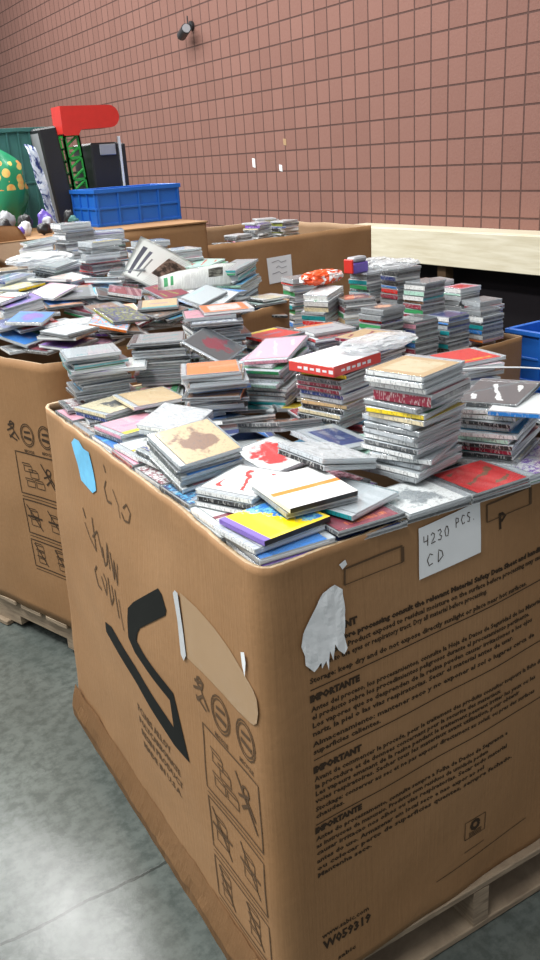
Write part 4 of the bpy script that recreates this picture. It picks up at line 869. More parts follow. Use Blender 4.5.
M['logo'] = flat('black_print', (.010, .011, .010), .7, .12)
M['paper'] = flat('white_paper', (.80, .83, .84), .6, .3, .04)
M['tape'] = flat('pale_tape', (.365, .235, .125), .4, .5, .05)
M['blue_label'] = flat('blue_label', (.16, .52, .80), .5, .4, .2, 60)
M['wood'] = None
m, nt, b, o = mat('pallet_wood'); v = OBJC(nt)
mp = N(nt, 'ShaderNodeMapping', inp=dict(Vector=v)); mp.inputs['Scale'].default_value = (5, 5, 45)
g = NOI(nt, mp.outputs[0], 2, 5, .6, .6)
nt.links.new(RAMP(nt, g, [(.25, (.16, .115, .075)), (.75, (.36, .28, .19))]), b.inputs['Base Color']); b.inputs['Roughness'].default_value = .85
BUMP(nt, b, g, .5, .004); M['wood'] = m
m, nt, b, o = mat('cream_painted_timber'); v = OBJC(nt)
mp = N(nt, 'ShaderNodeMapping', inp=dict(Vector=v)); mp.inputs['Scale'].default_value = (12, 1.2, 14)
g = NOI(nt, mp.outputs[0], 2, 5, .6, .4)
kn = N(nt, 'ShaderNodeTexVoronoi', inp=dict(Vector=v, Scale=1.7)).outputs[0]
c = RAMP(nt, g, [(.3, (.50, .45, .32)), (.7, (.64, .60, .47))])
c = MIX(nt, MA(nt, 'LESS_THAN', kn, .05), c, (.38, .25, .12))
nt.links.new(c, b.inputs['Base Color']); b.inputs['Roughness'].default_value = .6; BUMP(nt, b, g, .2, .003); M['timber'] = m
M['black'] = flat('black_plastic', (.02, .02, .022), .4)
M['dark'] = flat('under_ledge_shade', (.012, .010, .012), .9, .1)  # shade below the ledge, put into a near-black colour
M['blue'] = flat('blue_plastic', (.015, .13, .52), .38, .5, .12, 8)
M['green'] = flat('green_plastic', (.03, .36, .05), .45)
M['red'] = flat('red_plastic', (.62, .03, .02), .45)
M['teal'] = flat('teal_panel', (.05, .16, .15), .6, .3, .3, 12)
M['white_plastic'] = flat('white_plastic', (.75, .77, .78), .4)
M['orange'] = flat('orange_film', (.80, .14, .05), .25, .6, .2, 40)
M['purple'] = flat('purple_print', (.16, .10, .50), .3, .6, .2, 60)
M['pink'] = flat('pink_print', (.75, .25, .35), .3)
M['grey'] = flat('grey_plastic', (.3, .31, .33), .45)
M['silver'] = flat('silver_marking', (.5, .52, .53), .35, .5, .1, 40)

# brick wall: stack bond blocks 0.2 m
m, nt, b, o = mat('stack_bond_block'); v = OBJC(nt)
sx = N(nt, 'ShaderNodeSeparateXYZ', inp=dict(Vector=v))
cb = N(nt, 'ShaderNodeCombineXYZ'); nt.links.new(MA(nt, 'ADD', sx.outputs[1], 15.2693), cb.inputs[0]); nt.links.new(MA(nt, 'ADD', sx.outputs[2], 10-1.31+.004), cb.inputs[1])
br = N(nt, 'ShaderNodeTexBrick', offset=0., squash=1., inp=dict(Vector=cb.outputs[0], Scale=1., Bias=0.)); 
br.inputs['Mortar Size'].default_value = .0085; br.inputs['Mortar Smooth'].default_value = .35; br.inputs['Brick Width'].default_value = .2; br.inputs['Row Height'].default_value = .2
br.inputs['Color1'].default_value = (.212, .101, .080, 1); br.inputs['Color2'].default_value = (.182, .084, .066, 1); br.inputs['Mortar'].default_value = (.045, .018, .016, 1)
gr = NOI(nt, v, 55, 5, .7); big = NOI(nt, v, .5, 2)
c = MIX(nt, MA(nt, 'MULTIPLY', gr, .35), br.outputs[0], (.30, .19, .155))
nt.links.new(c, b.inputs['Base Color']); b.inputs['Roughness'].default_value = .85; b.inputs['Specular IOR Level'].default_value = .2
h = MA(nt, 'ADD', MA(nt, 'MULTIPLY', br.outputs['Fac'], -1.), MA(nt, 'MULTIPLY', gr, .35)); BUMP(nt, b, h, .8, .012); M['wall'] = m

# concrete floor
m, nt, b, o = mat('concrete_floor'); v = OBJC(nt)
n1 = NOI(nt, v, 1.3, 6, .6); n2 = NOI(nt, v, 26, 5, .65); n3 = NOI(nt, v, 4, 3, .6)
c = RAMP(nt, n1, [(.3, (.075, .088, .080)), (.7, (.14, .16, .148))])
c = MIX(nt, RAMP(nt, n2, [(.42, (0, 0, 0)), (.62, (.8, .8, .8))]), c, (.055, .066, .06))
sx = N(nt, 'ShaderNodeSeparateXYZ', inp=dict(Vector=v))
yy = MA(nt, 'ADD', sx.outputs[1], MA(nt, 'MULTIPLY', MA(nt, 'SUBTRACT', NOI(nt, v, 9, 5, .7), .5), .03))
jo = MA(nt, 'LESS_THAN', MA(nt, 'ABSOLUTE', MA(nt, 'SUBTRACT', yy, 1.625)), .0045)
c = MIX(nt, MA(nt, 'MULTIPLY', jo, .85), c, (.035, .04, .036))
nt.links.new(c, b.inputs['Base Color'])
nt.links.new(MA(nt, 'ADD', .17, MA(nt, 'MULTIPLY', n3, .16)), b.inputs['Roughness']); b.inputs['Specular IOR Level'].default_value = .6
BUMP(nt, b, MA(nt, 'ADD', MA(nt, 'MULTIPLY', n2, .3), MA(nt, 'MULTIPLY', jo, -1.)), .35, .004); M['floor'] = m

# clear plastic film / lids (thin: transparent with gloss and a little haze)
def film(name, haze, tint, rough, crinkle):
    m, nt, b, out = mat(name); nt.nodes.remove(b)
    v = OBJC(nt)
    tr = N(nt, 'ShaderNodeBsdfTransparent'); tr.inputs[0].default_value = (.97, .98, .985, 1)
    df = N(nt, 'ShaderNodeBsdfDiffuse'); df.inputs[0].default_value = (*tint, 1)
    gl = N(nt, 'ShaderNodeBsdfGlossy'); gl.inputs['Roughness'].default_value = rough
    m1 = N(nt, 'ShaderNodeMixShader'); m1.inputs[0].default_value = haze; nt.links.new(tr.outputs[0], m1.inputs[1]); nt.links.new(df.outputs[0], m1.inputs[2])
    fr = N(nt, 'ShaderNodeFresnel', inp=dict(IOR=1.5))
    if crinkle:
        bp = N(nt, 'ShaderNodeBump', inp=dict(Height=NOI(nt, v, 45, 4, .7, 1.5), Strength=crinkle, Distance=.01))
        for q in (df, gl, fr): nt.links.new(bp.outputs[0], q.inputs['Normal'])
    m2 = N(nt, 'ShaderNodeMixShader'); bk = MA(nt, 'SUBTRACT', 1., N(nt, 'ShaderNodeNewGeometry').outputs['Backfacing'])
    nt.links.new(MA(nt, 'MULTIPLY', bk, MA(nt, 'MINIMUM', MA(nt, 'MULTIPLY', fr.outputs[0], 1.), 1.)), m2.inputs[0])
    nt.links.new(m1.outputs[0], m2.inputs[1]); nt.links.new(gl.outputs[0], m2.inputs[2]); nt.links.new(m2.outputs[0], out.inputs[0])
    return m
M['lid'] = film('clear_lid', .022, (.86, .9, .92), .05, 0)
M['lid_edge'] = film('clear_lid_edge', .34, (.80, .84, .86), .15, 0)
M['wrap'] = film('crinkled_film', .42, (.90, .93, .95), .14, 1.)

# CD prints. colours come from the object (one material serves every copy) or, in the packed mass, from the mesh
def colour_in(nt, stuff, which):
    if which == 'main' and not stuff: return N(nt, 'ShaderNodeObjectInfo').outputs['Color']
    a = N(nt, 'ShaderNodeAttribute'); a.attribute_type = 'GEOMETRY' if stuff else 'OBJECT'; a.attribute_name = which if not stuff else 'tint'
    return a.outputs['Color']
def cover(pat):
    m, nt, b, o = mat('cover_'+pat)
    uv = N(nt, 'ShaderNodeTexCoord').outputs['UV']; s = N(nt, 'ShaderNodeSeparateXYZ', inp=dict(Vector=uv)); u, v = s.outputs[0], s.outputs[1]
    rn = N(nt, 'ShaderNodeObjectInfo').outputs['Random']
    off = N(nt, 'ShaderNodeVectorMath', operation='ADD'); nt.links.new(uv, off.inputs[0])
    cx = N(nt, 'ShaderNodeCombineXYZ'); nt.links.new(MA(nt, 'MULTIPLY', rn, 37.), cx.inputs[0]); nt.links.new(MA(nt, 'MULTIPLY', rn, 91.), cx.inputs[2]); nt.links.new(cx.outputs[0], off.inputs[1])
    P = off.outputs[0]
    A, B = colour_in(nt, False, 'main'), colour_in(nt, False, 'accent')
    n = NOI(nt, P, 3, 4, .6); nf = NOI(nt, P, 14, 4, .7)
    lt = lambda a, c: MA(nt, 'LESS_THAN', a, c); gt = lambda a, c: MA(nt, 'GREATER_THAN', a, c); mul = lambda a, c: MA(nt, 'MULTIPLY', a, c)
    mp = N(nt, 'ShaderNodeMapping', inp=dict(Vector=P)); mp.inputs['Scale'].default_value = (26, 1, 1)
    txt = NOI(nt, mp.outputs[0], 2.2, 2, .6)
    c = A
    title = mul(mul(gt(v, .80), lt(v, .90)), mul(mul(gt(u, .12), lt(u, .80)), gt(txt, .5)))
    if pat == 'plain': c = MIX(nt, mul(title, .7), A, B)
    elif pat == 'banner':
        k = mul(gt(v, .40), lt(v, .50)); c = MIX(nt, k, A, B); c = MIX(nt, mul(title, .6), c, (.1, .1, .1))
    elif pat == 'bands':
        k = mul(gt(v, -1), lt(v, .16)); c = MIX(nt, k, A, B); k2 = mul(mul(gt(v, .45), lt(v, .58)), mul(gt(u, .2), lt(u, .75))); c = MIX(nt, mul(k2, .6), c, (.25, .2, .35))
    elif pat == 'framed':
        k = mul(mul(gt(v, .14), lt(v, .86)), mul(gt(u, .14), lt(u, .86))); c = MIX(nt, k, A, B); c = MIX(nt, mul(mul(k, gt(n, .55)), .4), c, A)
    elif pat == 'portrait':
        dx = MA(nt, 'SUBTRACT', u, .52); dy = MA(nt, 'SUBTRACT', v, .5)
        r = MA(nt, 'ADD', MA(nt, 'SQRT', MA(nt, 'ADD', mul(dx, dx), mul(dy, dy))), mul(MA(nt, 'SUBTRACT', n, .5), 1.1))
        c = MIX(nt, RAMP(nt, r, [(.24, (1, 1, 1)), (.33, (0, 0, 0))]), A, B); c = MIX(nt, mul(gt(nf, .58), .35), c, (.06, .05, .05))
    elif pat == 'diagonal':
        w = MA(nt, 'FRACT', MA(nt, 'ADD', mul(MA(nt, 'SUBTRACT', v, mul(u, .45)), 2.3), mul(n, .9)))
        k = mul(lt(w, .17), mul(mul(gt(u, .12), lt(u, .88)), mul(gt(v, .12), lt(v, .85)))); c = MIX(nt, k, A, B)
    elif pat == 'speckled':
        c = MIX(nt, RAMP(nt, nf, [(.46, (0, 0, 0)), (.56, (1, 1, 1))]), A, B); c = MIX(nt, mul(gt(n, .6), .5), c, (.8, .8, .75))
    elif pat == 'tracklist':
        k = mul(lt(MA(nt, 'FRACT', mul(v, 11.)), .45), mul(mul(gt(u, .1), lt(u, .7)), gt(txt, .42))); c = MIX(nt, mul(k, .75), A, B)
    elif pat == 'painting':
        # yellow field at one side, blue dabs at the other
        e = MA(nt, 'ADD', u, MA(nt, 'ADD', mul(v, .45), mul(MA(nt, 'SUBTRACT', nf, .5), .75)))
        blue = MIX(nt, gt(NOI(nt, P, 9, 5, .75), .5), (.03, .20, .62), (.20, .55, .70)); c = MIX(nt, gt(e, .78), A, blue)
        edge = MA(nt, 'MAXIMUM', lt(v, .07), gt(u, .95)); c = MIX(nt, edge, c, (.85, .66, .05)); c = MIX(nt, lt(u, .09), c, (.18, .12, .42))
    nt.links.new(c, b.inputs['Base Color']); b.inputs['Roughness'].default_value = .38; b.inputs['Coat Weight'].default_value = .4; b.inputs['Coat Roughness'].default_value = .1
    return m
PATS = ['plain', 'banner', 'portrait', 'bands', 'diagonal', 'speckled', 'framed', 'tracklist', 'painting']
for p in PATS: M['c_'+p] = cover(p)
def spine(stuff):
    m, nt, b, o = mat('inlay_print'+('_packed' if stuff else '')); v = OBJC(nt)
    mp = N(nt, 'ShaderNodeMapping', inp=dict(Vector=v)); mp.inputs['Scale'].default_value = (330, 330, 90) if not stuff else (200, 200, 90)
    k = MA(nt, 'MULTIPLY', MA(nt, 'GREATER_THAN', NOI(nt, mp.outputs[0], 1.2, 2), .58), .5)
    A = colour_in(nt, stuff, 'main')
    lum = N(nt, 'ShaderNodeRGBToBW', inp=dict(Color=A)).outputs[0]
    c = MIX(nt, k, A, MIX(nt, MA(nt, 'LESS_THAN', lum, .25), (.05, .05, .06), (.75, .75, .72)))
    nt.links.new(c, b.inputs['Base Color']); b.inputs['Roughness'].default_value = .3; b.inputs['Coat Weight'].default_value = .5; b.inputs['Coat Roughness'].default_value = .08
    return m
def tray(stuff):
    m, nt, b, o = mat('tray_plastic'+('_packed' if stuff else '')); v = OBJC(nt)
    A = colour_in(nt, stuff, 'main'); c = MIX(nt, MA(nt, 'MULTIPLY', NOI(nt, v, 90, 3), .35), A, (.75, .78, .8))
    nt.links.new(c, b.inputs['Base Color']); b.inputs['Roughness'].default_value = .18; b.inputs['Specular IOR Level'].default_value = .6
    return m
M['inlay'], M['tray'] = spine(False), tray(False); M['inlay_s'], M['tray_s'] = spine(True), tray(True)

# ------------------------------------------------------------------ camera
FW = Vector((0.483624, 0.799204, -0.356906)); RT = Vector((0.841688, -0.536521, -0.060884)); UP = Vector((0.240146, 0.270958, 0.932154))
cd = bpy.data.cameras.new('camera'); cam = bpy.data.objects.new('camera', cd); COL.objects.link(cam)
mw = Matrix((RT, UP, -FW)).transposed().to_4x4(); mw.translation = (0, 0, 1.68); cam.matrix_world = mw
cd.sensor_fit = 'VERTICAL'; cd.sensor_height = 24; cd.lens = 850/960*24; cd.clip_start = .05
cd.dof.use_dof = False
SC.camera = cam

# ------------------------------------------------------------------ setting
def plane_box(name, d, m):
    return tag(box(name, d, None, m, 0), kind='structure')
plane_box('floor', (-9, 5.25, -3, 32, -.1, 0), M['floor'])
plane_box('wall_right', (5.25, 5.5, -3, 32, 0, 7.5), M['wall'])

# ------------------------------------------------------------------ cardboard boxes
class Carton:
    def __init__(s, name, P_bot, P_top, z0, z1, r=.03, bulge=.012, seed=0, th=.009, mats=('card', 'card_edge', 'card_in'), rimn=.006, amp=1.):
        s.n, s.b, s.t, s.z0, s.z1, s.r, s.bulge, s.seed, s.th, s.rimn, s.amp = name, [Vector((*p, 0)) for p in P_bot], [Vector((*p, 0)) for p in P_top], z0, z1, r, bulge, seed, th, rimn, amp
        s.mats = mats
    def corner(s, i, w): return s.b[i % 4].lerp(s.t[i % 4], w)
    def base(s, side, t, w):
        a, c = s.corner(side, w), s.corner(side+1, w); p = a.lerp(c, t); d = (c-a).normalized(); n = Vector((d.y, -d.x, 0))
        return p, n, d
    def disp(s, p, n, t, w):
        q = Vector((p.x, p.y, w*1.0))+Vector((s.seed*3.1, 0, 0))
        d = s.bulge*math.sin(math.pi*min(max(t, 0), 1))**2*math.sin(math.pi*min(max(w, 0), 1))
        d += s.amp*(.007*noise.noise(q*2.3)+.0028*noise.noise(q*7)+.0045*noise.noise(q*11)*max(0, (w-.86)/.14)+.006*noise.noise(q*9)*max(0, (.07-w)/.07))
        return d
    def surf(s, side, sd, z, off=.0011):
        """point on the outer wall, sd metres along the side from its first corner"""
        w = (z-s.z0)/(s.z1-s.z0); a, c = s.corner(side, w), s.corner(side+1, w); L = (c-a).length; t = sd/L
        p, n, d = s.base(side, t, w); p = p+n*(s.disp(p, n, t, w)+off); p.z = z; return p
    def surf_far(s, sd, z, off=.0011):
        """on the side that runs back from corner 0 (side 3), sd metres from corner 0"""
        w = (z-s.z0)/(s.z1-s.z0); a, c = s.corner(3, w), s.corner(4, w); L = (c-a).length; t = 1-sd/L
        p, n, d = s.base(3, t, w); p = p+n*(s.disp(p, n, t, w)+off); p.z = z; return p
    def build(s, label, nz=30, ns=34):
        bm = bmesh.new(); outer = []; inner = []
        spec = []
        for side in range(4):
            for i in range(ns+1): spec.append((side, i/ns, None))
            spec.append((side, None, 1)); spec.append((side, None, 2)); spec.append((side, None, 3))
        for k in range(nz+1):
            w = k/nz; ro = []; ri = []
            for side, t, arc in spec:
                a, c = s.corner(side, w), s.corner(side+1, w); L = (c-a).length; e = s.r/L
                if arc is None:
                    tt = e+(1-2*e)*t; p, n, d = s.base(side, tt, w); dd = s.disp(p, n, tt, w)
                else:
                    p1, n1, d1 = s.base(side, 1-e, w); cc = s.corner(side+1, w)
                    L2 = (s.corner(side+2, w)-cc).length; p2, n2, d2 = s.base(side+1, s.r/L2, w)
                    f = arc/4; p = p1*(1-f)**2+cc*(2*f*(1-f))+p2*f*f; n = n1.lerp(n2, f).normalized(); dd = s.disp(p, n, 0, w)
                q = p+n*dd; qi = p+n*(dd-s.th)
                zt = s.z1+s.rimn*noise.noise(Vector((p.x, p.y, s.seed))*4)+s.rimn*.22*noise.noise(Vector((p.x, p.y, s.seed))*23)+s.rimn*.2*noise.noise(Vector((p.x, p.y, s.seed))*61)
                z = s.z0+w*(zt-s.z0)
                ro.append(bm.verts.new((q.x, q.y, z))); ri.append(bm.verts.new((qi.x, qi.y, z-(.001 if k else 0))))
            outer.append(ro); inner.append(ri)
        M_ = len(spec)
        for k in range(nz):
            for i in range(M_):
                j = (i+1) % M_
                bm.faces.new((outer[k][i], outer[k][j], outer[k+1][j], outer[k+1][i])).material_index = 0
                bm.faces.new((inner[k][j], inner[k][i], inner[k+1][i], inner[k+1][j])).material_index = 2
        for i in range(M_):
            j = (i+1) % M_
            bm.faces.new((outer[nz][i], outer[nz][j], inner[nz][j], inner[nz][i])).material_index = 1
        bm.faces.new(outer[0][::-1]); bm.faces.new(inner[1]).material_index = 2
        me = bm_mesh(bm, s.n, True)
        for q in s.mats: me.materials.append(M[q])
        s.o = tag(link(s.n, me), label, 'box')
        return s.o

# front box A, left box B, far box D, labelled box C, background box E
A = Carton('cardboard_box', [(.57, 1.01), (1.60, 1.045), (1.64, 2.30), (.62, 2.295)], [(.578, 1.008), (1.61, 1.06), (1.66, 2.27), (.652, 2.24)], .14, 1.082, r=.05, seed=1, rimn=.008)
ao = A.build('large open cardboard box in front with handwritten 4230 PCS. CD label', 60, 60)
c18, s18 = math.cos(R(18)), math.sin(R(18))
bu = lambda u, v: (.775+u*c18-v*s18, 2.535+u*s18+v*c18)
Bx = Carton('cardboard_box', [bu(.02, .02), bu(1.22, 0), bu(1.22, 1.24), bu(.02, 1.24)], [bu(0, 0), bu(1.23, 0), bu(1.23, 1.25), bu(0, 1.25)], .14, 1.12, r=.09, seed=5, rimn=.01)
bo = Bx.build('brown cardboard box behind the front one, printed pictograms on its visible side')
c4, s4 = math.cos(R(4)), math.sin(R(4))
du = lambda u, v: (2.0+u*c4-v*s4, 2.69+u*s4+v*c4)
Dx = Carton('cardboard_box', [du(0, 0), du(1.14, 0), du(1.14, 1.04), du(0, 1.04)], [du(0, 0), du(1.14, 0), du(1.14, 1.04), du(0, 1.04)], .14, .80, r=.02, seed=9)
Dx.build('low cardboard box of neat CD stacks beside the blue crates')
Cx = Carton('cardboard_box', [(2.32, 4.6), (3.72, 4.62), (3.74, 5.86), (2.32, 5.86)], [(2.32, 4.6), (3.72, 4.62), (3.74, 5.86), (2.32, 5.86)], .14, 1.20, r=.02, seed=13)
co = Cx.build('wide cardboard box near the wall with a square white label')

def parented(name, bm, m, carton, smooth=False):
    return link(name, bm_mesh(bm, name, smooth), carton.o, m)
def strip(bm, pts, wd, fn, off=0.0006):
    """a printed line: a ribbon along 2D points"""
    n = len(pts); L = []
    for i, (a, b) in enumerate(pts):
        p0 = pts[max(i-1, 0)]; p1 = pts[min(i+1, n-1)]; dx, dy = p1[0]-p0[0], p1[1]-p0[1]; l = math.hypot(dx, dy) or 1
        nx, ny = -dy/l*wd/2, dx/l*wd/2
        L.append((bm.verts.new(fn(a+nx, b+ny)), bm.verts.new(fn(a-nx, b-ny))))
    for i in range(n-1): bm.faces.new((L[i][0], L[i+1][0], L[i+1][1], L[i][1]))
def dense(pts, step=.012, close=False):
    out = []; P = list(pts)+([pts[0]] if close else [])
    for (a, b), (c, d) in zip(P, P[1:]):
        k = max(1, int(math.hypot(c-a, d-b)/step))
        out += [(a+(c-a)*i/k, b+(d-b)*i/k) for i in range(k)]
    out.append(P[-1]); return out
def patch(bm, pts, fn, cell=.012):
    """a filled outline draped on the wall"""
    tmp = bmesh.new(); vs = [tmp.verts.new((a, b, 0)) for a, b in dense(pts, .02)[:]]
    tmp.faces.new(vs); xs = [p[0] for p in pts]; ys = [p[1] for p in pts]
    for ax, lo, hi in ((0, min(xs), max(xs)), (1, min(ys), max(ys))):
        k = int((hi-lo)/cell)
        for i in range(1, k+1):
            co_ = [0, 0, 0]; co_[ax] = lo+i*cell; no = [0, 0, 0]; no[ax] = 1
            bmesh.ops.bisect_plane(tmp, geom=tmp.verts[:]+tmp.edges[:]+tmp.faces[:], plane_co=co_, plane_no=no)
    bmesh.ops.triangulate(tmp, faces=tmp.faces)
    mp = {v: bm.verts.new(fn(v.co.x, v.co.y)) for v in tmp.verts}
    for f in tmp.faces: bm.faces.new([mp[v] for v in f.verts])
    tmp.free()
def text_into(bm, body, x, y, size, fn, bold=0., width=None, sx=1., shear=0.):
    cu = bpy.data.curves.new('t', 'FONT'); cu.body = body; cu.size = size; cu.resolution_u = 1; cu.offset = bold; cu.shear = shear
    ob = bpy.data.objects.new('t', cu); COL.objects.link(ob); bpy.context.view_layer.update()
    me = bpy.data.meshes.new_from_object(ob.evaluated_get(bpy.context.evaluated_depsgraph_get()))
    W_ = max((v.co.x for v in me.vertices), default=1)
    k = sx if width is None else width/W_
    vs = [bm.verts.new(fn(x+v.co.x*k, y+v.co.y)) for v in me.vertices]
    for p in me.polygons:
        try: bm.faces.new([vs[i] for i in p.vertices])
        except Exception: pass
    bpy.data.objects.remove(ob); bpy.data.curves.remove(cu); bpy.data.meshes.remove(me)

# right-hand face of box A: x -> distance along the side
fR = lambda x, z, off=.0012: A.surf(0, x-.575, z, off)
bm = bmesh.new()
HX = .664
def para(z, head, lines, right=1.27, first_bold=0):
    text_into(bm, head, HX-.002, z, .0175, fR, .0013, width=.107)
    for i, (zz, tx, wd) in enumerate(lines):
        text_into(bm, tx, HX, zz, .0142, fR, .00045 if i or not first_bold else .0008, width=wd)
para(.925, 'IMPORTANT', [
 (.905, 'Always before processing consult the relevant Material Safety Data Sheet and handling', .60),
 (.888, 'instructions. Product exposed to residual moisture on the surface before processing may cause', .60),
 (.872, 'irritation to the eyes or respiratory tract. Dry all material before processing.', .42),
 (.846, 'Storage: keep dry and do not expose directly sunlight or place near hot surfaces.', .54)], first_bold=1)
para(.810, 'IMPORTANTE', [
 (.790, 'Antes del proceso, los procesamientos, consulte la Hoja de Datos de Seguridad de los Materiales', .60),
 (.774, 'el producto sobre los procedimientos peligrosos durante el procesamiento pertinente.', .55),
 (.757, 'Los vapores que se desprenden de la resina pueden causar irritaciones a los ojos', .56),
 (.740, 'nariz, la piel o las vias respiratorias. Secar el material antes de usar.', .50),
 (.718, 'Almacenamiento: mantener seco y no exponer al sol o lugares cerca de', .57),
 (.702, 'superficies calientes.', .15)])
para(.663, 'IMPORTANT', [
 (.644, 'Avant de commencer le procede, pour le traitement des produits consulter toujours la fiche de', .60),
 (.628, 'la procedure et de donnees concernant pour la securite des materiaux.', .47),
 (.612, 'Les vapeurs emanant de la resine pendant le traitement peuvent irriter les yeux ou les', .58),
 (.596, 'voies respiratoires. Secher tous les materiaux avant utilisation, pour obtenir', .53),
 (.577, 'Stockage: conserver au sec et ne pas exposer directement au soleil, ou pres des surfaces', .58),
 (.561, 'chaudes.', .065)])
para(.527, 'IMPORTANTE', [
 (.508, 'Antes do processamento, consulte sempre a Folha de Dados de Seguranca e', .50),
 (.491, 'as instrucoes de manuseio. Produtos com residuos de umidade podem', .44),
 (.474, 'causar irritacao nos olhos ou vias respiratorias. Secar todo material', .50),
 (.455, 'antes do uso. Armazenar em local seco e nao expor ao sol', .43),
 (.437, 'ou colocar perto de superficies quentes, sempre fechado.', .52),
 (.420, 'Mantenha seco.', .13)])
for z in (.833, .690, .546): strip(bm, dense([(HX, z), (1.50, z+.012)], .02), .0022, fR)
text_into(bm, 'www.sabic.com', HX+.006, .262, .016, fR, .0004, width=.115)
text_into(bm, 'W059319', HX+.008, .232, .030, fR, .0012, width=.118)
text_into(bm, 'sabic', HX+.04, .186, .014, fR, .0004, width=.045)
strip(bm, dense([(.97, .218), (1.25, .232)], .02), .0018, fR)
strip(bm, dense([(1.05, .25), (1.11, .252)], .02), .0016, fR)
strip(bm, dense([(1.05, .284), (1.11, .284), (1.11, .330), (1.05, .330)], .02, True), .002, fR)
strip(bm, [(1.08+.011*math.cos(a/8*6.283), .313+.011*math.sin(a/8*6.283)) for a in range(9)], .009, fR)
for k in range(3): strip(bm, [(1.062, .296-.004*k), (1.1, .296-.004*k)], .0016, fR)
text_into(bm, 'P', 1.118, .992, .045, fR, .001)
parented('printed_lettering', bm, M['ink'], A)
# hand holes punched but not opened
for x0, x1, z0, z1 in ((.746, .876, 1.003, 1.032), (1.086, 1.212, 1.016, 1.050)):
    bm = bmesh.new(); strip(bm, dense([(x0, z0), (x0+.002, z1), (x1, z1+.002)], .01), .004, lambda a, b: fR(a, b, .0016))
    strip(bm, dense([(x1, z1), (x1, z0)], .01), .007, lambda a, b: fR(a, b, .0016)); strip(bm, dense([(x0, z0), (x1, z0)], .01), .0018, lambda a, b: fR(a, b, .0016))
    parented('hand_hole', bm, M['ink_brown'], A)
# white handwritten label
bm = bmesh.new(); LB = [(.912, .957), (1.066, .963), (1.068, 1.064), (.912, 1.056)]
patch(bm, LB, lambda a, b: fR(a, b, .003)); lab = parented('paper_label', bm, M['paper'], A)
SH = {'4': [[(0, 1), (0, .45), (.8, .5)], [(.75, 1), (.7, 0)]], '2': [[(0, .8), (.3, 1), (.7, .8), (.6, .5), (0, .02), (.85, .08)]], '3': [[(0, .9), (.5, 1), (.7, .75), (.3, .52), (.75, .3), (.5, 0), (0, .08)]],
      '0': [[(.4, 1), (.05, .6), (.2, .08), (.6, .05), (.8, .5), (.6, .95), (.4, 1)]], 'P': [[(.1, 0), (.15, 1), (.7, .9), (.7, .55), (.15, .45)]], 'C': [[(.8, .85), (.4, 1), (.05, .55), (.3, .05), (.8, .15)]],
      'S': [[(.75, .9), (.3, 1), (.1, .7), (.65, .4), (.5, .02), (.05, .1)]], 'D': [[(.1, 0), (.15, 1), (.65, .8), (.8, .4), (.1, 0)]], '.': [[(.1, .05), (.2, .0)]]}
bm = bmesh.new(); x = .922
def write(t, x, z, h, w, gap, rise=.06):
    for ch in t:
        if ch == ' ': x += w*.8; continue
        for stq in SH[ch]: strip(bm, dense([(x+a*w, z+b*h+(x-.92)*rise) for a, b in stq], .006), .0019, lambda a, b: fR(a, b, .0037))
        x += (w if ch != '.' else w*.3)+gap
write('4230', .923, 1.018, .020, .0125, .0045); write('PCS.', 1.002, 1.026, .018, .011, .004); write('CD', .930, .976, .024, .017, .008)
link('handwriting', bm_mesh(bm, 'handwriting'), lab, M['ink'])
# torn label remains
bm = bmesh.new()
patch(bm, [(.722, 1.014), (.738, 1.0), (.742, .96), (.738, .915), (.733, .925), (.728, .955), (.734, .93), (.742, .888), (.735, .878), (.722, .892), (.716, .905), (.712, .875), (.706, .895), (.700, .862), (.697, .88), (.688, .868), (.687, .88), (.672, .868), (.655, .888), (.655, .905), (.649, .925), (.654, .948), (.671, .972), (.697, 1.006)],
      lambda a, b: fR(a, b, .004+.004*abs(noise.noise(Vector((a*60, b*25, 0))))), .008)
parented('torn_sticker', bm, M['paper'], A)
bm = bmesh.new(); patch(bm, [(.957, 1.066), (.985, 1.077), (1.012, 1.079), (1.034, 1.088), (1.026, 1.071), (.995, 1.066), (.975, 1.070)], lambda a, b: fR(a, b, .003), .01); parented('paper_scrap', bm, M['paper'], A)
bm = bmesh.new(); patch(bm, [(.735, 1.045), (.748, 1.050), (.752, 1.040), (.742, 1.034)], lambda a, b: fR(a, b, .003), .01); parented('paper_scrap', bm, M['paper'], A)

